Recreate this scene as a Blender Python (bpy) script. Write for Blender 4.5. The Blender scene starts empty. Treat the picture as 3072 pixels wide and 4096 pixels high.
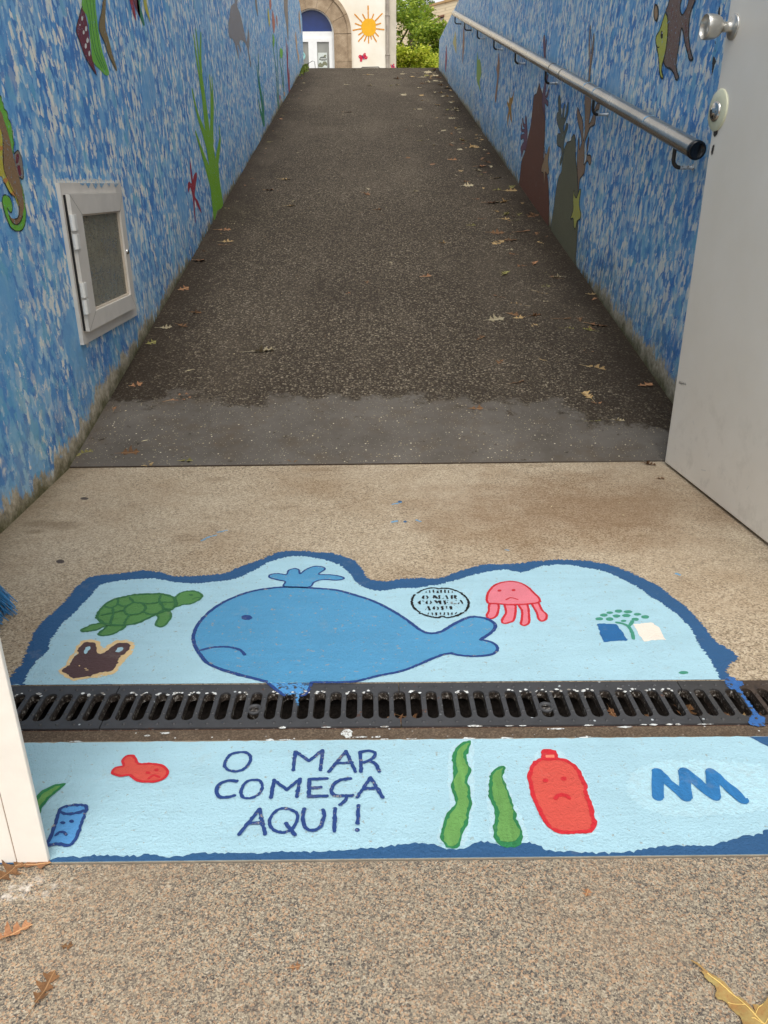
import bpy, bmesh, math, random
from mathutils import Vector, Matrix, noise as mnoise
from mathutils.geometry import delaunay_2d_cdt
random.seed(7)
SC = bpy.context.scene
COL = SC.collection
rad = math.radians

# ------------------------------------------------------------------ camera
PW, PH = 3072.0, 4096.0
F = 3109.0
CAMZ = 0.8
def _axes():
    vy = Vector((1468.4 - PW/2, PH/2 - 744.4, -F))
    a = 1574.0 - PW/2
    b = -(a*vy.x + F*F)/vy.y
    Y = vy.normalized(); Z = -Vector((a, b, -F)).normalized()
    return Y.cross(Z), Y, Z
AX, AY, AZ = _axes()
camd = bpy.data.cameras.new('camera'); cam = bpy.data.objects.new('camera', camd); COL.objects.link(cam)
camd.sensor_fit = 'VERTICAL'; camd.sensor_height = 36.0; camd.sensor_width = 27.0
camd.lens = F/PH*36.0; camd.clip_start = 0.02; camd.clip_end = 2000
_m = Matrix((AX, AY, AZ)).to_4x4(); _m.translation = Vector((0, 0, CAMZ)); cam.matrix_world = _m
SC.camera = cam

# ------------------------------------------------------------------ sky, sun, exposure
W = bpy.data.worlds.new('World'); SC.world = W; W.use_nodes = True
SUN_EL, SUN_AZ = 62.0, 176.0     # azimuth: compass degrees, +Y = 0, +X = 90
nt = W.node_tree; nt.nodes.clear()
_sky = nt.nodes.new('ShaderNodeTexSky'); _sky.sky_type = 'NISHITA'; _sky.sun_disc = False
_sky.sun_elevation = rad(SUN_EL); _sky.sun_rotation = rad(SUN_AZ)
_sky.air_density = 1.0; _sky.dust_density = 3.0; _sky.ozone_density = 1.0
_hs = nt.nodes.new('ShaderNodeHueSaturation'); _hs.inputs['Saturation'].default_value = 0.05
_bg = nt.nodes.new('ShaderNodeBackground'); _bg.inputs['Strength'].default_value = 0.15
_wo = nt.nodes.new('ShaderNodeOutputWorld')
nt.links.new(_sky.outputs[0], _hs.inputs['Color']); nt.links.new(_hs.outputs[0], _bg.inputs[0]); nt.links.new(_bg.outputs[0], _wo.inputs[0])
sund = bpy.data.lights.new('sun', 'SUN'); sund.energy = 1.0; sund.angle = rad(40); sund.color = (1.0, 0.95, 0.86)
sun = bpy.data.objects.new('sun', sund); COL.objects.link(sun)
_sd = Vector((math.sin(rad(SUN_AZ))*math.cos(rad(SUN_EL)), math.cos(rad(SUN_AZ))*math.cos(rad(SUN_EL)), math.sin(rad(SUN_EL))))
sun.rotation_euler = _sd.to_track_quat('Z', 'Y').to_euler(); sun.location = _sd*20
SC.view_settings.view_transform = 'Standard'; SC.view_settings.look = 'None'
SC.view_settings.exposure = 0.6; SC.view_settings.gamma = 1.0

# ------------------------------------------------------------------ picture <-> place
FR = dict(A=(0,0,.60277),B=(700,0,.66305),C=(1100,0,.45208),D=(1700,0,.827),E=(2500,0,.36157),F=(150,650,.36179),
 G=(0,2100,.60277),H=(700,2150,.84388),I=(1600,2150,.88728),J=(0,2700,.92586),K=(1536,2700,.92586),L=(0,3300,1.8517),
 M=(1536,800,.92586),N=(0,1000,.92586),full=(0,0,1.8517),P1=(1620,2330,.18083),P2=(0,2680,.5425),P3=(0,2350,.18083),
 P4=(0,350,.29383),P5=(1740,0,.36179),P6=(2000,300,.36166),P7=(2300,2680,.46534),P8=(2650,3780,.25437),Q1=(900,0,.2261),
 Q2=(800,2950,.48222),Q3=(1700,2980,.44605),Q4=(350,2330,.30139),Q5=(1180,0,.24111),Q6=(1560,0,.14467),Q7=(0,3300,.18083),Q8=(600,1200,.48222))
class Plane:
    """a real surface of the place: origin, two in-plane axes, outward normal"""
    def __init__(s, o, u, v):
        s.o = Vector(o); s.u = Vector(u).normalized(); s.v = Vector(v).normalized(); s.n = s.u.cross(s.v); s.k = 1.0
    def P(s, p, off=0.0): return s.o + s.u*p[0] + s.v*p[1] + s.n*(off*s.k)
    def uv(s, w): d = w - s.o; return Vector((d.dot(s.u), d.dot(s.v)))
    def at(s, fr, x, y):
        a = FR[fr]; X = a[0] + x*a[2]; Y = a[1] + y*a[2]
        r = AX*0 + Vector((AX.dot(Vector((X-PW/2, PH/2-Y, -F))), AY.dot(Vector((X-PW/2, PH/2-Y, -F))), AZ.dot(Vector((X-PW/2, PH/2-Y, -F)))))
        c = Vector((0, 0, CAMZ)); t = (s.o - c).dot(s.n)/r.dot(s.n)
        return s.uv(c + r*t)
    def pts(s, fr, L): return [s.at(fr, *p) for p in L]
XL, XR, Y0 = -0.93, 1.07, 2.292
RT = math.tan(rad(12.5)); YC = 13.2; ZC = (YC - Y0)*RT
def ground_z(y): return 0.0 if y < Y0 else min((y - Y0)*RT, ZC)
FLOOR = Plane((0,0,0), (1,0,0), (0,1,0))
RAMP = Plane((0,Y0,0), (1,0,0), (0,1,RT))
LW = Plane((XL,0,0), (0,1,0), (0,0,1))
RW = Plane((XR,0,0), (0,-1,0), (0,0,1))
FLOOR.k = .40; LW.k = RW.k = .5     # coats of paint are thin
YF = 25.0
FAC = Plane((0,YF,0), (1,0,0), (0,0,1))
_dd = Vector((0.911-0.947, 2.262-1.661, 0)).normalized()
DOOR = Plane((0.911,2.262,0.008), -_dd, (0,0,1))

# ------------------------------------------------------------------ node helpers
def lin(c): c /= 255.0; return c/12.92 if c <= .04045 else ((c+.055)/1.055)**2.4
def S(r, g, b, k=1.0): return (lin(r)*k, lin(g)*k, lin(b)*k, 1.0)
class NT:
    def __init__(s, name):
        s.m = bpy.data.materials.new(name); s.m.use_nodes = True; s.t = s.m.node_tree; s.t.nodes.clear()
        s.out = s.t.nodes.new('ShaderNodeOutputMaterial'); s.b = s.t.nodes.new('ShaderNodeBsdfPrincipled')
        s.t.links.new(s.b.outputs[0], s.out.inputs[0])
    def n(s, k, **kw):
        x = s.t.nodes.new('ShaderNode'+k)
        for a, v in kw.items(): setattr(x, a, v)
        return x
    def put(s, sock, v):
        if hasattr(v, 'is_output'): s.t.links.new(v, sock)
        elif v is not None: sock.default_value = v
    def math(s, op, a, b=None, c=None, clamp=False):
        x = s.n('Math', operation=op, use_clamp=clamp); s.put(x.inputs[0], a)
        if b is not None: s.put(x.inputs[1], b)
        if c is not None: s.put(x.inputs[2], c)
        return x.outputs[0]
    def vmath(s, op, a, b=None):
        x = s.n('VectorMath', operation=op); s.put(x.inputs[0], a)
        if b is not None: s.put(x.inputs[1], b)
        return x.outputs[0]
    def mix(s, f, a, b, mode='MIX'):
        x = s.n('Mix', data_type='RGBA', blend_type=mode); s.put(x.inputs[0], f); s.put(x.inputs[6], a); s.put(x.inputs[7], b); return x.outputs[2]
    def ramp(s, f, stops, const=False):
        x = s.n('ValToRGB'); e = x.color_ramp.elements
        if const: x.color_ramp.interpolation = 'CONSTANT'
        while len(e) < len(stops): e.new(0.5)
        for i, (p, c) in enumerate(stops): e[i].position = p; e[i].color = c
        s.put(x.inputs[0], f); return x.outputs[0]
    def step(s, f, a, b, lo=0.0, hi=1.0):
        x = s.n('MapRange', clamp=True); s.put(x.inputs[0], f)
        for i, v in enumerate((a, b, lo, hi)): s.put(x.inputs[i+1], v)
        return x.outputs[0]
    def noise(s, vec, scale, detail=3, rough=.55, dist=0.0, out=0):
        x = s.n('TexNoise'); s.put(x.inputs['Vector'], vec)
        x.inputs['Scale'].default_value = scale; x.inputs['Detail'].default_value = detail
        x.inputs['Roughness'].default_value = rough; x.inputs['Distortion'].default_value = dist; return x.outputs[out]
    def vor(s, vec, scale, feature='F1', rnd=1.0, dim='3D'):
        x = s.n('TexVoronoi', feature=feature, voronoi_dimensions=dim); s.put(x.inputs['Vector'], vec)
        x.inputs['Scale'].default_value = scale; x.inputs['Randomness'].default_value = rnd; return x
    def pos(s): return s.n('NewGeometry').outputs['Position']
    def obj(s): return s.n('TexCoord').outputs['Object']
    def sep(s, v): x = s.n('SeparateXYZ'); s.put(x.inputs[0], v); return x.outputs
    def comb(s, a, b, c=0.0):
        x = s.n('CombineXYZ'); s.put(x.inputs[0], a); s.put(x.inputs[1], b); s.put(x.inputs[2], c); return x.outputs[0]
    def bump(s, h, strength=.5, dist=.002, prev=None):
        x = s.n('Bump'); x.inputs['Strength'].default_value = strength; x.inputs['Distance'].default_value = dist
        s.put(x.inputs['Height'], h)
        if prev is not None: s.put(x.inputs['Normal'], prev)
        return x.outputs[0]
    def done(s, col, rough=.7, normal=None, metal=0.0, spec=None):
        s.put(s.b.inputs['Base Color'], col); s.put(s.b.inputs['Roughness'], rough); s.put(s.b.inputs['Metallic'], metal)
        if normal is not None: s.put(s.b.inputs['Normal'], normal)
        if spec is not None: s.b.inputs['Specular IOR Level'].default_value = spec
        return s.m
_mats = {}
def simple(name, col, rough=.6, var=.12, vs=30.0, bs=0.0, bd=.001, bscale=200.0, metal=0.0, coord='pos', spec=None):
    if name in _mats: return _mats[name]
    q = NT(name); v = q.pos() if coord == 'pos' else q.obj()
    f = q.noise(v, vs, 4, .6)
    c = q.mix(q.step(f, .3, .7), tuple(x*(1-var) for x in col[:3])+(1,), tuple(min(1, x*(1+var)) for x in col[:3])+(1,))
    nm = q.bump(q.noise(v, bscale, 3), bs, bd) if bs else None
    _mats[name] = q.done(c, rough, nm, metal, spec); return _mats[name]

def paint(name, col, wear=0.0, wcol=None, grain=1.0, streak=False):
    """house paint brushed on rough concrete"""
    if name in _mats: return _mats[name]
    q = NT(name); v = q.pos()
    g = q.noise(v, 330, 3, .65); g2 = q.noise(v, 90, 3, .6); big = q.noise(v, 9, 4, .6)
    sv = q.vmath('MULTIPLY', v, (6, 60, 60) if not streak else (160, 14, 40)); st = q.noise(sv, 1.0, 4, .6)
    t = q.math('ADD', q.math('MULTIPLY', big, .5), q.math('MULTIPLY', st, .5))
    k = .20 if streak else .055
    c = q.mix(q.step(t, .34, .66), tuple(x*(1-k) for x in col[:3])+(1,), tuple(min(1, x*(1+k)) for x in col[:3])+(1,))
    pit = q.step(g, .66, .74)
    c = q.mix(q.math('MULTIPLY', pit, .45), c, tuple(x*.35 for x in col[:3])+(1,))
    if wear:
        w = q.step(q.math('ADD', q.math('MULTIPLY', g2, .6), q.math('MULTIPLY', g, .4)), .63-wear, .66-wear)
        c = q.mix(q.math('MULTIPLY', w, .8), c, wcol or S(160,150,135))
    sm = q.noise(v, 3.7, 6, .68); sm2 = q.noise(v, 14, 5, .7)
    c = q.mix(q.math('MULTIPLY', q.step(sm, .50, .74), .24), c, tuple(x*.62+.02 for x in col[:3])+(1,))
    c = q.mix(q.math('MULTIPLY', q.step(sm2, .60, .74), .22), c, S(168,160,146))
    n = q.bump(q.noise(v, 230, 4, .7), .85*grain, .0030); n = q.bump(g2, .4*grain, .0035, n)
    _mats[name] = q.done(c, .62, n, spec=.3); return _mats[name]

# ------------------------------------------------------------------ mural wall material
def dab_layers(q, u, w, layers, reg):
    """overlapping vertical brush dabs; u, w are wall metres; returns colour"""
    col = None
    fine = q.noise(q.comb(u, w), 300, 3, .7)
    for i, (ox, oy, cw, ch, tilt, cover, opac, stops) in enumerate(layers):
        uu = q.math('ADD', u, q.math('MULTIPLY', w, tilt))
        vec = q.comb(q.math('ADD', q.math('DIVIDE', uu, cw), ox), q.math('ADD', q.math('DIVIDE', w, ch), oy))
        wob = q.noise(vec, 1.7, 4, .65, out=1)
        vec = q.vmath('ADD', vec, q.vmath('MULTIPLY', q.vmath('SUBTRACT', wob, (.5,.5,.5)), (.9,.8,0)))
        vo = q.vor(vec, 1.0, dim='2D')
        lx, ly, _ = q.sep(q.vmath('SUBTRACT', vec, vo.outputs['Position']))
        rnd = q.sep(vo.outputs['Color'])
        taper = q.math('ADD', .40, q.math('MULTIPLY', ly, -.30))
        d = q.math('SQRT', q.math('ADD', q.math('POWER', q.math('DIVIDE', lx, taper), 2), q.math('POWER', q.math('DIVIDE', ly, .56), 2)))
        br = q.noise(q.vmath('MULTIPLY', vec, (5.5, 1.9, 1)), 1.0, 4, .7)
        d = q.math('ADD', d, q.math('MULTIPLY', q.math('SUBTRACT', br, .5), 1.5))
        d = q.math('ADD', d, q.math('MULTIPLY', q.math('SUBTRACT', fine, .5), .45))
        m = q.step(d, 1.02, .90)
        m = q.math('MULTIPLY', m, q.step(q.math('ADD', rnd[1], q.math('MULTIPLY', q.math('SUBTRACT', reg, .5), .6)), cover+.02, cover-.02))
        m = q.math('MULTIPLY', m, q.math('ADD', opac, q.math('MULTIPLY', rnd[2], 1.0-opac)))
        f = q.math('ADD', rnd[0], q.math('MULTIPLY', q.math('SUBTRACT', br, .5), .25), clamp=True)
        c = q.ramp(f, stops)
        col = c if col is None else q.mix(m, col, c)
    return col
B_D, B_M, B_L, B_S, B_T, B_C = S(58,118,188), S(92,156,212), S(134,184,220), S(182,212,226), S(106,174,202), S(238,234,220)
def wall_material(name, sgn, light):
    q = NT(name); p = q.pos(); x, y, z = q.sep(p)
    u = y
    reg = q.noise(q.comb(u, q.math('MULTIPLY', z, .7), 3.0 + sgn), 1.1, 4, .55)
    big = q.noise(q.comb(u, z, 9.0*sgn), 3.6, 4, .6)
    s1 = [(0,B_D),(.3,B_M),(.6,B_L),(.8,B_T),(1,B_S)]
    s2 = [(0,B_D),(.4,B_M),(.8,B_L),(1,B_S)]
    s3 = [(0,B_L),(.25,B_S),(.5,B_C),(1,B_C)]
    s4 = [(0,B_D),(.5,B_D),(1,B_M)]
    s5 = [(0,B_M),(.5,B_T),(1,B_L)]
    ox = 3.7*sgn
    L = [(ox,.1,.12,.15,.25,1,1,s1),(ox+2.3,4.7,.080,.095,.10,.85,.8,s2),(ox+5.1,9.3,.062,.072,.28,.42+light,.75,s3),(ox+7.7,2.2,.055,.080,.0,.58,.75,s4),
         (ox+9.9,6.1,.044,.058,.2,.60,.7,s2),(ox+12.3,8.8,.036,.050,.15,.40+light,.85,s3),(ox+15.1,1.7,.034,.050,.3,.42,.8,s4),(ox+18.2,3.3,.06,.07,.35,.26,.5,s5),(ox+21.7,7.4,.024,.036,.2,.26+light,.9,s3),(ox+25.9,5.5,.028,.042,.05,.32,.8,s2)]
    col = dab_layers(q, u, z, L, reg)
    zone = q.step(q.math('ADD', q.math('ADD', q.math('MULTIPLY', y, .45), z), q.math('MULTIPLY', q.math('SUBTRACT', big, .5), 2.2)), 2.1, 1.2)
    slab = dab_layers(q, u, z, [(1.3,2.2,.14,.17,.2,1,1,s1),(4.9,8.1,.11,.15,-.2,.7,.8,s2),(7.7,1.1,.09,.13,.1,.55,.8,s4),(2.7,5.1,.07,.10,0,.5,.8,s5)], reg)
    wv_ = q.noise(q.comb(q.math('MULTIPLY', u, 9), q.math('MULTIPLY', z, 6)), 1.0, 4, .65)
    col = q.mix(q.math('MULTIPLY', q.math('MULTIPLY', zone, q.step(wv_, .44, .50)), .9), col, slab)
    # bare plaster showing where the brush skipped
    pl = q.noise(q.comb(q.math('MULTIPLY', u, 30), q.math('MULTIPLY', z, 13)), 1.0, 6, .72)
    gr = q.noise(q.comb(u, z), 260, 3, .7)
    sk = q.step(q.math('ADD', q.math('ADD', pl, q.math('MULTIPLY', q.math('SUBTRACT', gr, .5), .30)), q.math('MULTIPLY', q.math('SUBTRACT', big, .5), .25)), .60-light*.25, .66-light*.25)
    col = q.mix(q.math('MULTIPLY', sk, .9), col, B_C)
    # broad uneven coats, chalky fading and rain streaks
    bc = q.noise(q.comb(q.math('MULTIPLY', u, 1.3), z, 5.0*sgn), 1.7, 5, .62)
    col = q.mix(q.math('MULTIPLY', q.step(bc, .54, .70), .38), col, S(78,140,200)); col = q.mix(q.math('MULTIPLY', q.step(bc, .46, .32), .30), col, S(176,206,222))
    pv_ = q.vor(q.comb(q.math('ADD', u, q.math('MULTIPLY', wv_, .12)), z, 0.0), 2.3, dim='2D')
    pm = q.math('MULTIPLY', q.step(q.math('ADD', pv_.outputs['Distance'], q.math('MULTIPLY', q.math('SUBTRACT', pl, .5), .35)), .26, .22), q.step(q.sep(pv_.outputs['Color'])[0], .74, .76))
    col = q.mix(q.math('MULTIPLY', pm, .75), col, S(112,168,212))
    col = q.mix(q.math('MULTIPLY', q.step(big, .42, .75), .16), col, S(150,186,214))
    stn = q.noise(q.comb(q.math('MULTIPLY', u, 14), q.math('MULTIPLY', z, .9)), 1.0, 5, .65)
    col = q.mix(q.math('MULTIPLY', q.step(stn, .56, .74), .14), col, S(112,132,140))
    # bare, mossy foot of the wall
    hgt = q.math('SUBTRACT', z, q.math('MULTIPLY', q.math('MAXIMUM', q.math('SUBTRACT', y, Y0), 0.0), RT))
    e1 = q.noise(q.comb(q.math('MULTIPLY', u, 2.6), q.math('MULTIPLY', z, .7)), 11, 5, .7); e2 = q.noise(q.comb(u, 4.0*sgn, 0.0), 1.6, 3, .6)
    edge = q.math('ADD', hgt, q.math('ADD', q.math('MULTIPLY', q.math('SUBTRACT', e1, .5), .24), q.math('MULTIPLY', q.math('SUBTRACT', e2, .5), .22)))
    edge = q.math('ADD', edge, q.step(y, 3.2, 6.0, 0.0, .045))
    bare = q.step(q.math('ADD', edge, q.math('MULTIPLY', q.math('SUBTRACT', q.noise(p, 170, 3, .7), .5), .05)), .066, .054)
    cn = q.noise(p, 60, 5, .7); cn2 = q.noise(p, 7, 4, .6)
    conc = q.ramp(cn, [(.25,S(128,118,98)),(.5,S(176,165,144)),(.75,S(208,198,178))])
    moss = q.ramp(q.noise(p, 120, 4, .7), [(.3,S(50,50,30)),(.7,S(104,100,62))])
    mk = q.math('ADD', hgt, q.math('MULTIPLY', q.math('SUBTRACT', q.noise(p, 12, 5, .7), .5), .17))
    conc = q.mix(q.math('MULTIPLY', q.step(mk, .06, .0), .9), conc, moss)
    # thin film of algae rising over the paint in blotches
    alg = q.math('MULTIPLY', q.step(q.math('ADD', hgt, q.math('MULTIPLY', q.math('SUBTRACT', cn2, .5), .55)), .30, .02), q.step(cn, .3, .7))
    col = q.mix(q.math('MULTIPLY', alg, (.42 if sgn > 0 else .70)), col, S(96,100,80))
    col = q.mix(bare, col, conc)
    n = q.bump(q.noise(p, 420, 3, .6), .35, .0012)
    n = q.bump(q.noise(p, 55, 3, .6), .35, .004, n)
    n = q.bump(bare, -.4, .003, n)
    return q.done(col, .68, n, spec=.3)

# ------------------------------------------------------------------ ground materials
def landing_material():
    q = NT('landing_concrete'); p = q.pos(); x, y, z = q.sep(p)
    g = q.noise(p, 420, 3, .7); g2 = q.vor(p, 300); m = q.noise(p, 26, 4, .65); b = q.noise(p, 3.2, 5, .6); b2 = q.noise(p, 1.4, 4, .6)
    c = q.ramp(q.math('ADD', q.math('MULTIPLY', g, .55), q.math('MULTIPLY', q.sep(g2.outputs['Color'])[0], .45)), [(.16,S(74,66,54)),(.36,S(136,120,99)),(.52,S(170,152,127)),(.72,S(191,175,151)),(.88,S(212,200,180))])
    c = q.mix(q.math('MULTIPLY', q.step(b, .44, .66), .42), c, S(128,100,68))
    c = q.mix(q.math('MULTIPLY', q.step(b2, .40, .66), .30), c, S(200,186,164))
    # brown leaf-stain by the door
    dx = q.math('SUBTRACT', x, .55); dy = q.math('SUBTRACT', y, 1.92)
    rr = q.math('SQRT', q.math('ADD', q.math('MULTIPLY', q.math('POWER', dx, 2), 3.2), q.math('MULTIPLY', q.math('POWER', dy, 2), 9)))
    st = q.step(q.math('ADD', rr, q.math('MULTIPLY', q.math('SUBTRACT', q.noise(p, 9, 5, .65), .5), 1.5)), .95, .25)
    c = q.mix(q.math('MULTIPLY', st, .55), c, S(112,80,48))
    sx = q.noise(q.vmath('MULTIPLY', p, (5, 14, 1)), 1.0, 5, .7)
    c = q.mix(q.math('MULTIPLY', q.step(sx, .58, .72), .45), c, S(104,82,56))
    for (fx, fy, a_, b_) in ((180,1182,.055,.030),(272,1190,.045,.034),(150,1218,.03,.015)):
        o_ = FLOOR.at('N', fx, fy)
        r_ = q.math('SQRT', q.math('ADD', q.math('POWER', q.math('DIVIDE', q.math('SUBTRACT', x, o_.x), a_), 2), q.math('POWER', q.math('DIVIDE', q.math('SUBTRACT', y, o_.y), b_), 2)))
        r_ = q.math('ADD', r_, q.math('MULTIPLY', q.math('SUBTRACT', q.noise(p, 40, 4, .65), .5), 1.3))
        c = q.mix(q.math('MULTIPLY', q.step(r_, 1.1, .5), .45), c, S(104,86,62))
    # grime against the left wall
    lw = q.step(q.math('ADD', q.math('SUBTRACT', x, XL), q.math('MULTIPLY', q.math('SUBTRACT', m, .5), .10)), .10, .0)
    c = q.mix(q.math('MULTIPLY', lw, .6), c, S(96,84,64))
    n = q.bump(g, .6, .0016); n = q.bump(q.noise(p, 60, 3), .25, .003, n)
    return q.done(c, .82, n, spec=.3)
def granite_material():
    q = NT('granite'); p = q.pos()
    pv = q.vmath('ADD', p, q.vmath('MULTIPLY', q.noise(p, 300, 2, .6, out=1), (.004,.004,0)))
    a = q.vor(pv, 500); a2 = q.vor(pv, 820); r = q.sep(a.outputs['Color']); r2 = q.sep(a2.outputs['Color'])
    cl = q.noise(p, 75, 4, .7)
    f = q.math('ADD', q.math('MULTIPLY', r[0], .42), q.math('ADD', q.math('MULTIPLY', r2[0], .28), q.math('MULTIPLY', cl, .42)))
    c = q.ramp(f, [(.24,S(50,47,46)),(.38,S(92,86,80)),(.48,S(116,107,96)),(.60,S(142,130,110)),(.74,S(164,151,129)),(.88,S(184,174,156))])
    pk = q.step(r[2], .80, .84); c = q.mix(q.math('MULTIPLY', pk, .45), c, S(196,152,112))
    dk = q.step(r2[2], .90, .93); c = q.mix(q.math('MULTIPLY', dk, .7), c, S(52,44,44))
    b = q.noise(p, 5, 4, .6); c = q.mix(q.math('MULTIPLY', q.step(b, .45, .7), .3), c, S(150,128,104))
    y = q.sep(p)[1]; x = q.sep(p)[0]
    lime = q.math('MULTIPLY', q.step(q.noise(p, 24, 5, .7), .5, .6), q.step(q.vmath('LENGTH', q.vmath('SUBTRACT', p, (-.45,.71,0))) if False else q.math('ADD', q.math('ABSOLUTE', q.math('ADD', x, .455)), q.math('MULTIPLY', q.math('ABSOLUTE', q.math('SUBTRACT', y, .715)), 3)), .10, .05))
    c = q.mix(q.math('MULTIPLY', lime, .8), c, S(214,206,196))
    n = q.bump(q.noise(p, 380, 3, .65), .4, .0012)
    return q.done(c, .72, n, spec=.4)
def ramp_material():
    q = NT('worn_asphalt'); p = q.pos(); x, y, z = q.sep(p)
    pd = q.vmath('ADD', p, q.vmath('MULTIPLY', q.noise(p, 130, 2, .6, out=1), (.010,.010,0)))
    a = q.vor(pd, 105); a2 = q.vor(pd, 230); r = q.sep(a.outputs['Color']); r2 = q.sep(a2.outputs['Color'])
    mid = q.step(q.math('ADD', q.math('ABSOLUTE', q.math('SUBTRACT', x, -.02)), q.math('MULTIPLY', q.math('SUBTRACT', q.noise(p, 2.6, 4, .6), .5), .9)), .95, .25)
    dirt = q.ramp(q.noise(p, 70, 5, .7), [(.25,S(38,33,27)),(.5,S(60,52,43)),(.78,S(88,76,63))])
    stone = q.ramp(r[0], [(0,S(72,65,56)),(.4,S(98,89,77)),(.7,S(122,112,97)),(.94,S(150,138,119))])
    thr = q.math('ADD', .20, q.math('MULTIPLY', q.math('SUBTRACT', 1.0, mid), .38))
    sh = q.math('MULTIPLY', q.step(a.outputs['Distance'], .52, .36), q.step(r[1], thr, q.math('ADD', thr, .03)))
    c = q.mix(sh, dirt, stone)
    s2 = q.math('MULTIPLY', q.step(a2.outputs['Distance'], .5, .34), q.step(r2[1], .70, .74))
    c = q.mix(q.math('MULTIPLY', s2, .55), c, q.ramp(r2[0], [(0,S(92,84,74)),(.5,S(140,128,110)),(.85,S(186,170,142))]))
    far = q.step(y, 5.0, 10.0)
    c = q.mix(q.math('MULTIPLY', q.step(q.noise(p, 1.3, 4, .6), .35, .7), .35), c, S(52,44,37))
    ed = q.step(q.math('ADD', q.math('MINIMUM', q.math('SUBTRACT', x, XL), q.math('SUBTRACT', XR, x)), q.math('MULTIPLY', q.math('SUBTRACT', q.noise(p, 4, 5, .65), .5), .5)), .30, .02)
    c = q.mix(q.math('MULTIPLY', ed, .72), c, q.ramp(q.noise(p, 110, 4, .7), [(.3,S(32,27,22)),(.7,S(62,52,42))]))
    pt = q.noise(q.vmath('MULTIPLY', p, (2.2, .8, .8)), 1.0, 5, .6)
    c = q.mix(q.math('MULTIPLY', q.step(pt, .52, .66), .20), c, S(112,101,87))
    # smooth grey coat on the first metre
    e = q.math('ADD', y, q.math('MULTIPLY', q.math('SUBTRACT', q.noise(p, 5.5, 5, .65), .5), .55))
    e = q.math('ADD', e, q.math('MULTIPLY', q.math('SUBTRACT', q.noise(p, 60, 4, .7), .5), .14))
    e = q.math('ADD', e, q.math('MULTIPLY', q.step(x, .45, 1.05), .28))
    coat = q.math('MULTIPLY', q.step(e, 2.745, 2.69), q.step(q.noise(p, 34, 5, .75), .70, .60))
    cg = q.ramp(q.noise(p, 6, 5, .65), [(.3,S(84,78,71)),(.7,S(104,98,91))])
    cg = q.mix(q.math('MULTIPLY', q.step(q.noise(p, 8, 5, .7), .5, .68), .55), cg, S(88,76,62))
    sp = q.vor(p, 75); rs = q.sep(sp.outputs['Color'])
    cg = q.mix(q.math('MULTIPLY', q.step(sp.outputs['Distance'], .22, .16), q.step(rs[1], .78, .81)), cg, q.ramp(rs[0], [(0,S(134,122,98)),(.5,S(168,152,122)),(.9,S(200,188,164))]))
    sp2 = q.vor(p, 210); rs2 = q.sep(sp2.outputs['Color'])
    cg = q.mix(q.math('MULTIPLY', q.step(sp2.outputs['Distance'], .3, .2), q.step(rs2[1], .84, .87)), cg, S(168,156,132))
    c = q.mix(coat, c, cg)
    n = q.bump(q.math('MULTIPLY', sh, q.math('SUBTRACT', 1.0, coat)), .7, .004)
    n = q.bump(q.noise(p, 240, 4, .7), q_strength(q), .002, n)
    return q.done(c, .9, n, spec=.15)
def q_strength(q): return .5
def border_material():
    q = NT('dirty_mortar'); p = q.pos()
    g = q.noise(p, 340, 4, .7); b = q.noise(p, 22, 4, .6)
    c = q.ramp(g, [(.25,S(52,42,34)),(.5,S(96,82,68)),(.72,S(134,116,96))])
    c = q.mix(q.math('MULTIPLY', q.step(b, .45, .7), .5), c, S(74,58,46))
    v = q.vor(p, 150); r = q.sep(v.outputs['Color'])
    c = q.mix(q.math('MULTIPLY', q.step(v.outputs['Distance'], .3, .2), q.step(r[1], .93, .95)), c, S(206,206,204))
    w = q.step(q.math('ADD', q.math('MULTIPLY', q.noise(p, 30, 5, .7), .7), q.math('MULTIPLY', g, .3)), .64, .68)
    c = q.mix(q.math('MULTIPLY', w, .55), c, S(186,196,200))
    return q.done(c, .85, q.bump(g, .7, .003), spec=.25)
def iron_material(name, base, rust, bare=False):
    q = NT(name); p = q.pos(); x, y, z = q.sep(p)
    g = q.noise(p, 260, 4, .65); b = q.noise(p, 30, 4, .65)
    c = q.ramp(b, [(.3, tuple(v*.82 for v in base[:3])+(1,)), (.7, tuple(v*1.15 for v in base[:3])+(1,))])
    rs = q.ramp(q.noise(p, 55, 4, .7), [(.3,S(46,30,22)),(.7,S(98,60,38))])
    c = q.mix(q.step(q.math('ADD', b, q.math('MULTIPLY', g, .4)), .98-rust, 1.02-rust), c, rs)
    if bare: c = q.mix(q.step(q.math('ADD', x, q.math('MULTIPLY', q.math('SUBTRACT', b, .5), .03)), .628, .634), c, q.ramp(q.noise(p, 90, 4, .7), [(.3,S(38,30,26)),(.7,S(74,60,50))]))
    # white paint drips and dabs
    wv = q.vor(p, 85); rw = q.sep(wv.outputs['Color'])
    c = q.mix(q.math('MULTIPLY', q.step(q.math('ADD', wv.outputs['Distance'], q.math('MULTIPLY', g, .25)), .34, .26), q.step(rw[1], .93, .95)), c, S(176,182,184))
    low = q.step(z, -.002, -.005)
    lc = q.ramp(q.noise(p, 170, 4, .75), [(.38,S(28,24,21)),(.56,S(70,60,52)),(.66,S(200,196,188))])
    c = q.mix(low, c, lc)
    return q.done(c, .55, q.bump(g, .3, .0012), spec=.45)

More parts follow.
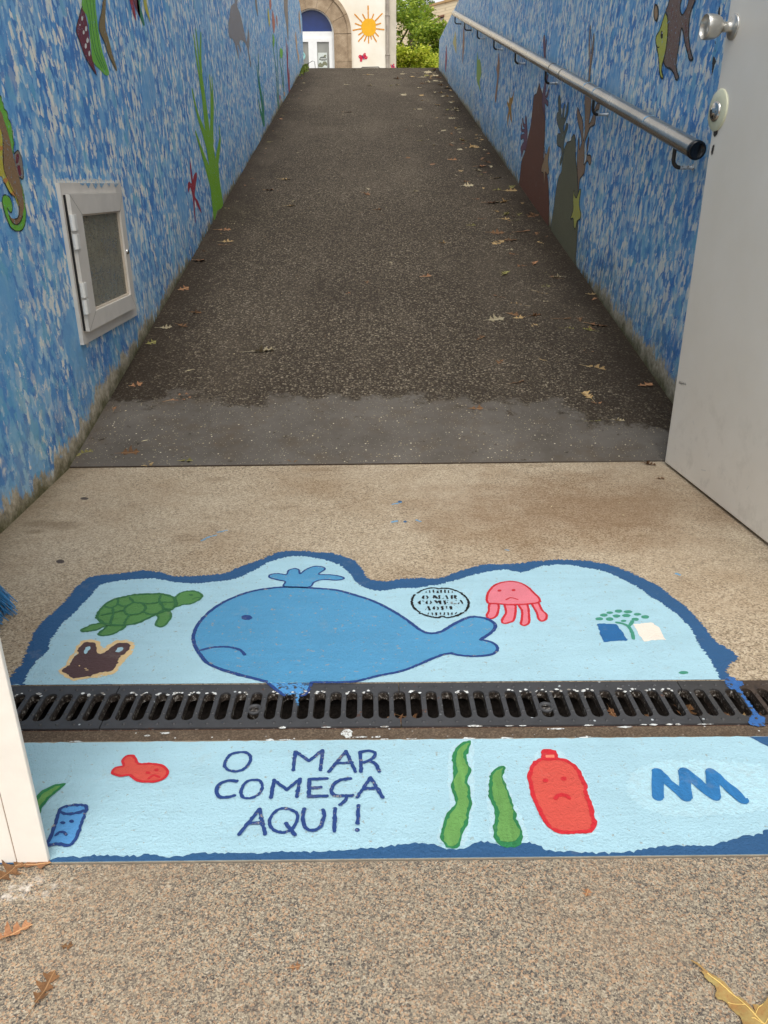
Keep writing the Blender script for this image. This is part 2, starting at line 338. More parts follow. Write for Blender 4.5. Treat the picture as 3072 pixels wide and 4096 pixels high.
# ------------------------------------------------------------------ mesh helpers
def wloc(o):
    v = Vector((0,0,0))
    while o is not None: v = v + o.location; o = o.parent
    return v
class MB:
    def __init__(s): s.v = []; s.f = []; s.sm = []
    def add(s, vs, fs, smooth=False):
        b = len(s.v); s.v += [Vector(v) for v in vs]; s.f += [tuple(b+i for i in f) for f in fs]; s.sm += [smooth]*len(fs)
    def box(s, lo, hi, M=None):
        (a,b,c),(d,e,f) = lo, hi
        vs = [Vector(p) for p in ((a,b,c),(d,b,c),(d,e,c),(a,e,c),(a,b,f),(d,b,f),(d,e,f),(a,e,f))]
        if M is not None: vs = [M @ v for v in vs]
        s.add(vs, [(3,2,1,0),(4,5,6,7),(0,1,5,4),(1,2,6,5),(2,3,7,6),(3,0,4,7)])
    def bbox(s, lo, hi, bev=.004, M=None):
        bm = bmesh.new(); bmesh.ops.create_cube(bm, size=1)
        for v in bm.verts: v.co = Vector([lo[i] + (v.co[i]+.5)*(hi[i]-lo[i]) for i in range(3)])
        bmesh.ops.bevel(bm, geom=bm.edges[:], offset=bev, segments=2, affect='EDGES', profile=.6)
        bm.verts.index_update()
        vs = [(M @ v.co) if M is not None else v.co.copy() for v in bm.verts]; fs = [[v.index for v in f.verts] for f in bm.faces]; bm.free(); s.add(vs, fs)
    def tube(s, path, r, n=12, cap=True, radii=None):
        path = [Vector(p) for p in path]; rings = []; prev = None
        for i, p in enumerate(path):
            t = (path[min(i+1, len(path)-1)] - path[max(i-1, 0)]).normalized()
            if prev is None: a = t.orthogonal().normalized()
            else: a = (prev - t*prev.dot(t)).normalized()
            prev = a; b = t.cross(a); rr = radii[i] if radii else r
            rings.append([p + a*math.cos(2*math.pi*k/n)*rr + b*math.sin(2*math.pi*k/n)*rr for k in range(n)])
        vs = [v for R in rings for v in R]; fs = []
        for i in range(len(rings)-1):
            for k in range(n): fs.append((i*n+k, i*n+(k+1)%n, (i+1)*n+(k+1)%n, (i+1)*n+k))
        s.add(vs, fs, True)
        if cap: s.add(rings[0], [tuple(range(n-1,-1,-1))]); s.add(rings[-1], [tuple(range(n))])
    def lathe(s, c, axis, prof, n=28):
        c = Vector(c); ax = Vector(axis).normalized(); a = ax.orthogonal().normalized(); b = ax.cross(a)
        vs = []; fs = []
        for (t, r) in prof:
            for k in range(n):
                th = 2*math.pi*k/n; vs.append(c + ax*t + (a*math.cos(th) + b*math.sin(th))*r)
        for i in range(len(prof)-1):
            for k in range(n): fs.append((i*n+k, i*n+(k+1)%n, (i+1)*n+(k+1)%n, (i+1)*n+k))
        s.add(vs, fs, True)
    def extrude(s, loops, to3, depth, chamfer=0.0, back=True):
        """flat polygon with holes, given as 2D loops (first outer), carried to 3D by to3(p2, height)"""
        v2, e = [], []
        for L in loops:
            b = len(v2); v2 += [Vector((p[0], p[1])) for p in L]; e += [(b+i, b+(i+1)%len(L)) for i in range(len(L))]
        r = delaunay_2d_cdt(v2, e, [], 1, 1e-7); fc = r[2]
        if len(loops) > 1:
            def inside(p, L):
                c = False; n = len(L); j = n-1
                for i in range(n):
                    a, b = L[i], L[j]
                    if (a[1] > p[1]) != (b[1] > p[1]) and p[0] < (b[0]-a[0])*(p[1]-a[1])/(b[1]-a[1]) + a[0]: c = not c
                    j = i
                return c
            keep = []
            for f in fc:
                m = sum((r[0][i] for i in f), Vector((0,0)))/len(f)
                if inside(m, loops[0]) and not any(inside(m, L) for L in loops[1:]): keep.append(f)
            fc = keep
        s.add([to3(p, 0) for p in r[0]], fc)
        if back: s.add([to3(p, -depth) for p in r[0]], [tuple(reversed(f)) for f in fc])
        for L in loops:
            n = len(L); vs = [to3(p, 0) for p in L] + [to3(p, -depth) for p in L]
            s.add(vs, [(i, (i+1)%n, n+(i+1)%n, n+i) for i in range(n)])
    def build(s, name, mat, parent=None, recalc=True):
        me = bpy.data.meshes.new(name); off = wloc(parent)
        me.from_pydata([v - off for v in s.v], [], s.f)
        me.polygons.foreach_set('use_smooth', s.sm)
        if recalc:
            bm = bmesh.new(); bm.from_mesh(me); bmesh.ops.recalc_face_normals(bm, faces=bm.faces[:]); bm.to_mesh(me); bm.free()
        for m in (mat if isinstance(mat, (list, tuple)) else [mat]): me.materials.append(m)
        o = bpy.data.objects.new(name, me); COL.objects.link(o)
        if parent is not None: o.parent = parent
        return o
def tag(o, label=None, cat=None, group=None, kind=None):
    if label: o['label'] = label
    if cat: o['category'] = cat
    if group: o['group'] = group
    if kind: o['kind'] = kind
    return o
def thing(name, loc, label, cat, group=None):
    o = bpy.data.objects.new(name, None); o.empty_display_size = .05; COL.objects.link(o); o.location = loc
    return tag(o, label, cat, group)

# ------------------------------------------------------------------ hand-painted shapes
def smooth_loop(P, step, closed=True, curve=True):
    n = len(P); out = []
    rng = range(n) if closed else range(n-1)
    for i in rng:
        p1, p2 = P[i], P[(i+1)%n]
        p0 = P[(i-1)%n] if closed or i > 0 else p1*2 - p2
        p3 = P[(i+2)%n] if closed or i+2 < n else p2*2 - p1
        k = max(1, int((p2-p1).length/step))
        k = min(k, 60)
        for j in range(k):
            t = j/k
            if curve:
                q = .5*((2*p1) + (p2-p0)*t + (2*p0-5*p1+4*p2-p3)*t*t + (3*p1-p0-3*p2+p3)*t*t*t)
            else: q = p1.lerp(p2, t)
            out.append(q)
    if not closed: out.append(P[-1])
    return out
def blob(plane, fr, pts, off, mat, name, parent, step=.004, jit=.0012, curve=True, label=None, raw=False):
    P = [Vector(p) for p in pts] if raw else plane.pts(fr, pts)
    L = smooth_loop(P, step, True, curve)
    if jit:
        n = len(L); L = [L[i] + (L[(i+1)%n]-L[i-1]).orthogonal().normalized()*random.gauss(0, jit)*.6 if (L[(i+1)%n]-L[i-1]).length > 1e-9 else L[i] for i in range(n)]
    n = len(L); r = delaunay_2d_cdt(L, [(i, (i+1)%n) for i in range(n)], [], 1, 1e-7)
    mb = MB(); mb.add([plane.P(p, off) for p in r[0]], r[2])
    o = mb.build(name, mat, parent, recalc=False)
    if label: o['label'] = label
    return o
def ribbon(mb, plane, fr, pts, w, off, closed=False, taper=None, jit=.12, curve=True, step=None, raw=False):
    P = [Vector(p) for p in pts] if raw else plane.pts(fr, pts)
    L = smooth_loop(P, step or max(.0025, w*.6), closed, curve)
    n = len(L); lf, rt = [], []
    for i, p in enumerate(L):
        a = L[(i-1)%n] if closed or i > 0 else p; b = L[(i+1)%n] if closed or i < n-1 else p
        d = (b-a)
        d = d.normalized() if d.length > 1e-9 else Vector((1,0))
        t = i/max(1, n-1); ww = w*.5
        if taper: ww *= (taper[0]*(1-t) + taper[1]*t)
        o = Vector((-d.y, d.x))
        lf.append(p + o*ww*(1+random.gauss(0, jit))); rt.append(p - o*ww*(1+random.gauss(0, jit)))
    vs = [plane.P(q, off) for q in lf] + [plane.P(q, off) for q in rt]
    fs = [(n+i, n+(i+1)%n, (i+1)%n, i) for i in range(n if closed else n-1)]
    mb.add(vs, fs)
    if not closed:
        for (c, l, e) in ((L[0], lf[0], L[0]-L[1]), (L[-1], rt[-1], L[-1]-L[-2])):
            if e.length < 1e-9: continue
            e.normalize(); o = l - c; k = 6
            vs = [plane.P(c, off)] + [plane.P(c + o*math.cos(math.pi*j/k) + e*o.length*math.sin(math.pi*j/k), off) for j in range(k+1)]
            mb.add(vs, [(0, j+1, j+2) for j in range(k)])
def strokes(plane, fr, L, w, off, mat, name, parent, closed=False, taper=None, dz=.00022, jit=.12, curve=True, label=None):
    if label is None and name != 'dash':
        first = None
        for i, pts in enumerate(L):
            mb = MB(); ribbon(mb, plane, fr, pts, w, off + dz*i, closed, taper, jit, curve); o = mb.build(name, mat, parent, recalc=False); first = first or o
        return first
    mb = MB()
    for i, pts in enumerate(L): ribbon(mb, plane, fr, pts, w, off + dz*i, closed, taper, jit, curve)
    o = mb.build(name, mat, parent, recalc=False)
    if label: o['label'] = label
    return o
def ovals(plane, fr, L, off, mat, name, parent):
    first = None
    for (x, y, a, b) in L:
        k = 18; P = [plane.at(fr, x + a*math.cos(2*math.pi*i/k)*(1+random.gauss(0,.05)), y + b*math.sin(2*math.pi*i/k)*(1+random.gauss(0,.05))) for i in range(k)]
        mb = MB(); mb.add([plane.P(p, off) for p in P], [tuple(range(k-1,-1,-1))]); o = mb.build(name, mat, parent, recalc=False); first = first or o
    return first
def bits(plane, fr, polys, off, mat, name, parent, jit=.0004):
    first = None
    for pts in polys:
        L = smooth_loop(plane.pts(fr, pts), .002, True, False); L = [p + Vector((random.gauss(0, jit), random.gauss(0, jit))) for p in L]; n = len(L)
        r = delaunay_2d_cdt(L, [(i, (i+1)%n) for i in range(n)], [], 1, 1e-7)
        mb = MB(); mb.add([plane.P(p, off) for p in r[0]], r[2]); o = mb.build(name, mat, parent, recalc=False); first = first or o
    return first
# ================================================================== SETTING
M_land = landing_material(); M_gran = granite_material(); M_ramp = ramp_material(); M_bord = border_material()
M_wallL = wall_material('mural_blue_left', 1.0, .02); M_wallR = wall_material('mural_blue_right', -1.0, .14)
M_dirt = simple('dark_soil', S(46,38,32), .95, .4, 40, .8, .004, 120)
M_soilgap = simple('joint_dirt', S(58,46,36), .95, .3, 90)
def gline(x): return -.0135*x
def sheet(name, loops, z, mat, depth=.02):
    mb = MB(); mb.extrude([loops], lambda p, h: Vector((p[0], p[1], z + h)), depth); return tag(mb.build(name, mat), kind='structure')
# plaza beyond the crest, landing, ramp, pavement
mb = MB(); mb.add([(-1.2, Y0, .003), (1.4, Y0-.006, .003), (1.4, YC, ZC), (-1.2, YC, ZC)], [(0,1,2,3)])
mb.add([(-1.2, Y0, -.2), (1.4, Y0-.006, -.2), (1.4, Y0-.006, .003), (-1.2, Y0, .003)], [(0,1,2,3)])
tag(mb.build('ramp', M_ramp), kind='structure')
M_plaza = simple('plaza_asphalt', S(96,90,84), .9, .25, 12, .4, .003, 90)
mb = MB(); mb.add([(-1.2, YC, ZC), (1.4, YC, ZC), (2.2, YC+1.2, ZC), (-2.0, YC+1.2, ZC)], [(0,1,2,3)])
mb.add([(-120, YC+1.2, ZC), (-2.0, YC+1.2, ZC), (2.2, YC+1.2, ZC), (120, YC+1.2, ZC), (160, 260, ZC), (-160, 260, ZC)], [(0,1,2,3,4,5)])
tag(mb.build('ground', M_plaza), kind='structure')
# raised earth held back by the two walls
M_earth = simple('garden_earth', S(84,84,52), .95, .4, 6, .6, .01, 40)
mb = MB()
for a, b, z in ((-14, XL-.25, 3.05), (XR+.25, 14, 2.60)):
    mb.add([(a,1.0,z),(b,1.0,z),(b,13.0,z),(b,14.4,ZC+.01),(a,14.4,ZC+.01),(a,13.0,z)], [(0,1,2,5),(5,2,3,4)])
tag(mb.build('terrain', M_earth), kind='structure')
sheet('landing', [(-.95, 1.1368+.0128), (1.35, 1.1368+gline(1.35)), (1.35, Y0-.004), (-.95, Y0+.003)], 0, M_land, .10)
sheet('pavement', [(-9, .7475+.0972), (-9, -9), (9, -9), (9, .7475-.0972)], 0, M_gran, .1)
sheet('threshold', [(-.95, .9862+.0128), (-.95, .7500+.0103), (1.35, .7500-.0146), (1.35, .9862-.0182)], 0, simple('threshold_screed', S(150,140,124), .8, .2, 40, .4, .002, 200), .1)
sheet('mortar_strip', [(-.95, .9864+.0128), (1.35, .9864-.0182), (1.35, 1.0145+gline(1.35)), (-.95, 1.0145+.0128)], -.0015, M_bord, .1)
mb = MB(); mb.box((-.95,.70,-.13),(1.35,2.3,-.12))
zt = lambda p, h: Vector((p[0], p[1]+gline(p[0]), h))
mb.extrude([[(-.95,1.1365),(1.35,1.1365),(1.35,1.1295),(-.95,1.1295)]], lambda p,h: zt(p,h-.020), .1)
mb.extrude([[(-.95,1.0160),(1.35,1.0160),(1.35,1.0245),(-.95,1.0245)]], lambda p,h: zt(p,h-.020), .1)
tag(mb.build('drain_channel', simple('wet_channel_dirt', S(40,33,28), .95, .5, 50, .9, .006, 130)), kind='structure')
mb = MB(); mb.box((-.95,Y0-.004,-.004),(1.35,Y0+.001,.0036)); mb.box((-.95,.70,-.02),(1.35,.80,-.006))
tag(mb.build('joint', M_soilgap), kind='structure')

# ------------------------------------------------------------------ the two painted retaining walls
HOLE = (2.600, 3.075, .405, .745)
def arcloop(cx, cy, r, a0, a1, n): return [(cx + r*math.cos(rad(a0+(a1-a0)*i/n)), cy + r*math.sin(rad(a0+(a1-a0)*i/n))) for i in range(n+1)]
wl = thing('retaining_wall', (XL, 1, 0), 'tall sea-blue mural wall with seahorse, dolphin and glazed cabinet, left of the ramp', 'wall')
mb = MB(); mb.extrude([[(.96,-.25),(13.4,-.25),(13.4,3.10),(13.05,3.21),(.96,3.21)], [(HOLE[0],HOLE[2]),(HOLE[0],HOLE[3]),(HOLE[1],HOLE[3]),(HOLE[1],HOLE[2])]], lambda p,h: Vector((XL+h, p[0], p[1])), .25)
mb.build('wall_body', M_wallL, wl)
wr = thing('retaining_wall', (XR, 1.3, 0), 'sea-blue mural wall with rocks, corals and striped fish, behind the steel handrail', 'wall')
mb = MB(); mb.extrude([[(1.30,-.25),(13.0,-.25),(13.0,2.748),(1.30,2.752)]], lambda p,h: Vector((XR-h, p[0], p[1])), .25)
mb.build('wall_body', M_wallR, wr)

# ------------------------------------------------------------------ white door frame and wall at the near left
M_white = simple('white_gloss_paint', S(242,236,226,.92), .45, .05, 14, .25, .002, 60)
M_crack = simple('crack_rust', S(120,84,56), .9, .3, 60)
jf = thing('door_frame', (-.4393,.755,0), 'white painted upright of the doorway at the near left, leaves at its foot', 'door frame')
mb = MB(); mb.bbox((-.4592,.7545,.001),(-.4192,.7620,2.25), .0018); mb.build('upright', M_white, jf)
mb = MB(); mb.box((-.4604,.7565,.001),(-.4592,.7615,2.25)); mb.build('joint_gap', M_crack, jf)
bw = thing('white_wall', (-1.8,.8,0), 'white rendered wall beside the white door upright, cut by the photo edge', 'wall')
mb = MB(); mb.bbox((-3.2,.7552,.001),(-.4604,.7622,2.25), .0012); mb.box((-3.2,.7622,.001),(-.60,.955,2.25)); mb.build('wall_body', M_white, bw)

# ------------------------------------------------------------------ drain grates
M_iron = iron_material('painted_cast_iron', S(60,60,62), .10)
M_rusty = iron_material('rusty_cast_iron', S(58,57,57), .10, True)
def slot(cx, t0, t1, w, n=7):
    r = w/2; return arcloop(cx, t1-r, r, 0, 180, n) + arcloop(cx, t0+r, r, 180, 360, n)
def half_end(x, t0, t1, w, side, n=4):
    r = w/2
    if side > 0: return [(x, t0)] + arcloop(x, t0+r, r, 270, 180, n)[1:] + arcloop(x, t1-r, r, 180, 90, n)[:-1] + [(x, t1)]
    return [(x, t1)] + arcloop(x, t1-r, r, 90, 0, n)[1:] + arcloop(x, t0+r, r, 360, 270, n)[:-1] + [(x, t0)]
def grate(s0, s1, label, mat):
    t = thing('drain_grate', ((s0+s1)/2, 1.076, 0), label, 'drain grate', 'cast iron grate sections of the drain')
    a, b = s0+.0008, s1-.0008; T0, T1 = 1.0185, 1.1350; p = (s1-s0)/18
    outer = [(a,T0),(b,T0)] + half_end(b, 1.0375, 1.1120, .0190, 1) + [(b,T1),(a,T1)] + half_end(a, 1.0375, 1.1120, .0190, -1)
    holes = [slot(s0+p*k, 1.0375, 1.1120, .0192 + random.uniform(-.0006,.0006)) for k in range(1, 18)]
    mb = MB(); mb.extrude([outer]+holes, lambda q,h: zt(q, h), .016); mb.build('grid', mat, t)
    mb = MB()
    for k in range(18):
        for tt in (1.029, 1.056, 1.094, 1.1225):
            if k == 0 and tt in (1.056,1.094): continue
            cx = s0 + p*(k+.5) if tt in (1.056,1.094) else s0+p*(k+.35)
            mb.lathe(zt((cx, tt), 0), (0,0,1), [(-.001,.0034),(.0012,.0028),(.0016,0)], 7)
    mb.build('stud', mat, t)['kind'] = 'stuff'
    c = s0 + p*9
    mb = MB(); mb.lathe(zt((c, 1.066), -.014), (0,0,1), [(0,.0088),(.0115,.0126),(.0145,.0126),(.0155,.0105),(.0135,.0078),(.010,.0076)], 20)
    mb.box(zt((c-.009,1.062),-.012), zt((c+.009,1.070),-.004))
    mb.build('locking_bar', mat, t)
    return t
g1 = grate(-.9256, -.4403, 'leftmost drain grate section, running behind the white door upright', M_iron)
g2 = grate(-.4403, .0444, 'drain grate section under the whale, with blue paint on its edge', M_iron)
g3 = grate(.0444, .5302, 'drain grate section below the jellyfish and the open-book emblem', M_iron)
g4 = grate(.5302, 1.0155, 'rightmost drain grate section, crossed by a blue paint stripe', M_rusty)
# rust line and paint spills on the mortar edge
M_rustline = simple('rust_line', S(112,62,40), .9, .35, 80, .4, .002, 200)
mb = MB(); mb.extrude([[(-.95,1.0150),(1.35,1.0150),(1.35,1.0182),(-.95,1.0182)]], lambda p,h: zt(p,h-.004), .03)
tag(mb.build('drain_edge_angle', M_rustline), 'rusty steel edge angle along the near side of the drain', 'edge angle')

# ------------------------------------------------------------------ wall cabinet
M_alu = simple('grey_white_coating', S(208,202,193), .42, .06, 16, .1, .001, 120)
M_hinge = simple('white_hinge_plastic', S(228,226,220,.9), .4, .04, 30)
M_dark = simple('black_gap_and_shade', S(22,20,20), .8, .2, 40)
M_chrome = simple('worn_chrome', S(190,188,184), .22, .08, 60, metal=1.0)
q = NT('dusty_glass'); dn = q.noise(q.pos(), 22, 5, .65); sc = q.noise(q.vmath('MULTIPLY', q.pos(), (1,40,160)), 1.0, 4, .7)
q.done(q.ramp(sc, [(.3,S(134,130,114)),(.7,S(164,159,142))]), .5, None, spec=.15)
q.put(q.b.inputs['Alpha'], q.math('ADD', .42, q.math('MULTIPLY', q.step(dn, .3, .7), .20))); M_glass = q.m
cb = thing('wall_cabinet', (XL, 2.85, .57), 'small grey-white glazed hydrant cabinet set in the left mural wall', 'cabinet')
rect = lambda a,b,c,d: [(a,c),(b,c),(b,d),(a,d)]
mb = MB(); mb.extrude([rect(2.537,3.165,.332,.814), rect(2.60,3.075,.405,.745)], lambda p,h: Vector((XL+.012+h,p[0],p[1])), .016); mb.build('outer_frame', M_alu, cb)
sash = MB(); sash.extrude([rect(2.553,3.098,.372,.7815), rect(2.640,3.052,.425,.722)], lambda p,h: Vector((XL+.031+h,p[0],p[1])), .017)
so = sash.build('sash', M_alu, cb)
mb = MB()
for (a,b,c,d) in ((2.640,2.646,.425,.722),(3.046,3.052,.425,.722),(2.646,3.046,.425,.431),(2.646,3.046,.716,.722)): mb.box((XL+.012,a,c),(XL+.024,b,d))
mb.build('glazing_bead', simple('cream_bead', S(214,200,182,.9), .5, .06, 40), so)
for (a,b) in (((2.553,.372),(2.640,.425)),((3.098,.372),(3.052,.425)),((2.553,.7815),(2.640,.722)),((3.098,.7815),(3.052,.722))):
    d = Vector((b[0]-a[0],b[1]-a[1])).normalized(); o = Vector((-d.y,d.x))*.0006
    mb = MB(); mb.add([(XL+.0313,a[0]+o.x,a[1]+o.y),(XL+.0313,b[0]+o.x,b[1]+o.y),(XL+.0313,b[0]-o.x,b[1]-o.y),(XL+.0313,a[0]-o.x,a[1]-o.y)],[(0,1,2,3)]); mb.build('mitre_joint', M_dark, so)
mb = MB(); mb.box((XL+.015,2.647,.432),(XL+.018,3.045,.715)); mb.build('pane', M_glass, so)
mb = MB(); mb.box((XL+.0122,2.5506,.374),(XL+.0190,2.5528,.780)); mb.build('painted_shade_strip', M_dark, cb)  # solid black strip on the sash side: hinge-side shade painted as colour
for (z0,z1) in ((.678,.724),(.624,.668),(.479,.523),(.427,.471)):
    mb = MB(); mb.tube([(XL+.029,2.551,z0),(XL+.029,2.551,z1)], .0085, 14); mb.bbox((XL+.0285,2.552,z0),(XL+.0345,2.578,z1), .0015); mb.build('hinge', M_hinge, cb)
lk = Plane((XL+.031,0,0),(0,1,0),(0,0,1)).at('F',990,985)
mb = MB(); mb.lathe((XL+.031,lk.x,lk.y), (1,0,0), [(0,.0095),(.004,.0095),(.006,.007),(.006,0)], 20); mb.box((XL+.034,lk.x-.0012,lk.y-.006),(XL+.0365,lk.x+.0012,lk.y+.006)); mb.build('lock', M_chrome, cb)
M_in = simple('cabinet_inside', S(206,204,196), .8, .1, 20)
mb = MB(); x0 = XL-.20
mb.add([(x0,2.585,.39),(x0,3.09,.39),(x0,3.09,.76),(x0,2.585,.76),(XL-.002,2.585,.39),(XL-.002,3.09,.39),(XL-.002,3.09,.76),(XL-.002,2.585,.76)],[(0,1,2,3),(0,4,5,1),(1,5,6,2),(2,6,7,3),(3,7,4,0)])
mb.build('lining', M_in, cb)
hp = Plane((XL-.10,0,0),(0,1,0),(0,0,1)); c1 = hp.at('F',590,730); c2 = hp.at('F',560,945)
rg_ = Plane((XL-.035,0,0),(0,1,0),(0,0,1)); rc = rg_.at('F',600,725)
hy = thing('hydrant_valve', (XL-.12, c2.x, c2.y), 'pale hydrant valve with a round cap behind the cabinet glass', 'hydrant')
mb = MB(); mb.lathe((XL-.15,c1.x,c1.y),(1,0,0),[(0,.02),(.03,.078),(.05,.082),(.054,.078),(.056,.074),(.056,0)],32); mb.build('cap', simple('dull_brass', S(112,112,100), .5, .2, 20), hy)
mb = MB(); mb.tube([(XL-.035, rc.x+.070*math.cos(2*math.pi*i/32), rc.y+.066*math.sin(2*math.pi*i/32)) for i in range(33)], .0035, 8, False); mb.build('hose_ring', simple('pale_ring', S(196,192,170), .5, .1, 30), hy)
mb = MB(); mb.tube([(XL-.19,c2.x-.12,c2.y+.03),(XL-.12,c2.x-.05,c2.y+.02),(XL-.09,c2.x+.02,c2.y-.005),(XL-.08,c2.x+.055,c2.y-.02)], .04, 20, True, [.05,.052,.046,.030]); mb.build('outlet', simple('pale_coupling', S(176,180,158), .5, .1, 20), hy)
mb = MB(); mb.lathe((XL-.10,c2.x+.06,c2.y+.005),(.2,.9,-.2),[(0,.036),(.012,.040),(.024,.034),(.026,0)],20); mb.build('coupling_ring', M_dark, hy)
# plaster scar and caulk round the cabinet
M_caulk = paint('white_caulk', S(226,222,212,.9), .12, B_L, 1.2)
strokes(LW,'F',[[(228,215),(400,222),(600,222),(780,228),(905,230)],[(232,230),(262,400),(300,600),(350,900),(400,1180),(450,1470),(490,1700),(520,1880),(545,1995)]], .020, .0016, M_caulk, 'caulk_bead', cb, jit=.35)

FRP = Plane((XL+.0124,0,0),(0,1,0),(0,0,1))
bits(FRP,'F',[[(470,228),(520,228),(500,262)],[(530,228),(585,228),(560,290)],[(600,228),(670,230),(642,296)],[(680,230),(735,230),(705,286)],[(770,232),(800,232),(790,258)],[(840,232),(895,234),(862,276)]],.0006,paint('blue_overpaint', S(112,160,196), .1, S(200,196,188)),'paint_teeth',cb,.0015)
# ------------------------------------------------------------------ handrail
q = NT('brushed_steel'); p = q.obj(); st = q.noise(q.vmath('MULTIPLY', p, (90,4,90)), 1.0, 3, .6); big = q.noise(p, 4, 4, .6)
M_steel = q.done(q.mix(q.step(big,.35,.7), S(168,162,152), S(206,200,190)), q.step(big, .3, .7, .20, .30), None, metal=.95)
M_rod = simple('bracket_steel', S(72,66,60), .55, .3, 60, metal=.55, coord='obj')
M_rodw = paint('bracket_white_end', S(206,212,216,.9), .1, S(90,80,70))
M_blk = simple('black_plastic_cap', S(14,16,22), .25, .3, 50, .2, .001, 60, coord='obj')
hr = thing('handrail', (1.0,2.575,.895), 'round steel handrail climbing the right mural wall beside the ramp', 'handrail')
ry = lambda y: .895 + (y-2.575)*.2219
path = [(1.0, 2.575+i*.7628, ry(2.575+i*.7628)) for i in range(11)]
mb = MB(); mb.tube(path, .0272, 26); mb.build('rail', M_steel, hr)
ax = Vector((0,1,.2219)).normalized()
mb = MB(); mb.lathe(Vector(path[0])+ax*.012, -ax, [(0,.0279),(.012,.0283),(.017,.0262),(.0190,.021),(.0150,.019),(.0150,0)], 26); mb.build('end_cap', M_blk, hr)
mb = MB(); mb.lathe(Vector(path[-1]), ax, [(0,.0272),(.008,.024),(.014,.014),(.016,0)], 20); mb.build('end_dome', M_steel, hr)
for yy in (4.46, 4.72):
    mb = MB(); mb.lathe((1.0,yy,ry(yy)), ax, [(0,.0272),(.001,.0284),(.006,.0284),(.007,.0272)], 26); mb.build('joint_ring', M_rod, hr)
M_tape = simple('blue_tape_residue', S(120,160,190), .6, .2, 40, coord='obj')
for yy in (3.02, 3.75, 3.92):
    mb = MB(); n = 12; vs = []
    for k in range(n+1):
        th = rad(60 + 110*k/n)
        for s_ in (0,.010+.006*math.sin(k)): vs.append(Vector((1.0,yy,ry(yy))) + ax*(s_ + .02*k/n) + (Vector((1,0,0))*math.cos(th) + ax.cross(Vector((-1,0,0)))*math.sin(th))*.0276)
    mb.add(vs, [(2*k,2*k+1,2*k+3,2*k+2) for k in range(n)], True); mb.build('paint_smear', M_tape, hr)
for k, y in enumerate((2.762, 3.830, 4.909, 5.945, 6.972, 8.029, 9.073, 10.071)):
    zw = .851 + (y-2.762)*.2205
    top = ry(y)-.024; pa = [Vector((1.0,y,top)), Vector((1.0,y,zw+.024))]
    for j in range(1,7):
        th = rad(90*j/6); pa.append(Vector((1.0+.024*(1-math.cos(th)), y, zw+.024-.024*math.sin(th))))
    pb = pa[-1:] + [Vector((1.045,y,zw)), Vector((XR,y,zw))]
    mb = MB(); mb.tube(pa, .0062, 12); br = mb.build('bracket', M_rod, hr)
    mb = MB(); mb.tube(pb, .0063, 12); mb.lathe((XR-.003,y,zw),(-1,0,0),[(0,.011),(.002,.010),(.004,.0064)],14); mb.build('wall_stub', M_rodw if k < 6 else M_rod, br)

# ------------------------------------------------------------------ grey door leaf
q = NT('grey_door_enamel'); p = q.pos(); z = q.sep(p)[2]
b = q.noise(p, 3.5, 4, .6); f_ = q.noise(p, 260, 2, .6)
c = q.mix(q.step(b,.35,.65), S(230,222,208), S(236,229,217))
dd_ = q.math('MULTIPLY', q.step(q.noise(p, 15, 5, .7), .52, .66), q.step(q.math('ADD', z, q.math('MULTIPLY', q.noise(p,6,3), .3)), .55, .15))
c = q.mix(q.math('MULTIPLY', dd_, .22), c, S(150,140,124))
M_door = q.done(c, .38, q.bump(f_, .12, .0006), spec=.4)
dr = thing('door', DOOR.o, 'light grey metal door leaf swung open against the right wall, paint chipped at its edge', 'door')
RIGHTX = DOOR.n
dmat = Matrix((DOOR.u, DOOR.v, DOOR.n)).transposed().to_4x4(); dmat.translation = DOOR.o
mb = MB(); mb.bbox((0,0,-.042),(1.0,2.1,0), .003, dmat); mb.build('leaf', M_door, dr)
def dlathe(fr, x, y, prof, name, mat, n=30, parent=None, t0=0):
    c = DOOR.P(DOOR.at(fr, x, y), t0); mb = MB(); mb.lathe(c, DOOR.n, prof, n); return mb.build(name, mat, parent or dr), c
M_knob = simple('matt_aluminium', S(196,194,188), .34, .08, 60, .2, .001, 120, metal=.85)
kn, kc = dlathe('E',1200,300,[(0,.0285),(.003,.0285),(.005,.026),(.006,.012),(.030,.0115),(.033,.0165),(.038,.0225),(.048,.0268),(.062,.0285),(.074,.0282),(.0755,.0272),(.074,.0258),(.060,.0245),(.048,.020),(.044,.010),(.043,0)],'knob',M_knob)
dlathe('E',1035,1220,[(0,.0490),(.003,.0490),(.0045,.0475),(.0048,.023),(.0046,0)],'escutcheon',simple('cream_enamel', S(226,226,196,.9), .4, .04, 20),44)
cyl, cc = dlathe('E',1025,1232,[(.0049,.0245),(.0085,.0240),(.0115,.020),(.0125,.0105),(.0165,.0100),(.0170,0)],'lock_cylinder',M_chrome,34)
mb = MB()
for dz, s_ in ((.0,.014),(0,-.014)): mb.lathe(cc + DOOR.n*.0098 + DOOR.u*s_, DOOR.n, [(0,.0034),(.0022,.003),(.003,0)], 12)
mb.build('screw', M_chrome, cyl)
mb = MB(); kM = Matrix((DOOR.u, DOOR.v, DOOR.n)).transposed().to_4x4(); kM.translation = cc
mb.box((-.0011,-.0055,.0168),(.0011,.0045,.0190), kM); mb.box((-.0045,-.018,.0112),(.0045,-.0075,.0128), kM); mb.build('keyhole', M_dark, cyl)
M_chip = simple('bare_dark_metal', S(52,46,42), .7, .3, 120, coord='pos')
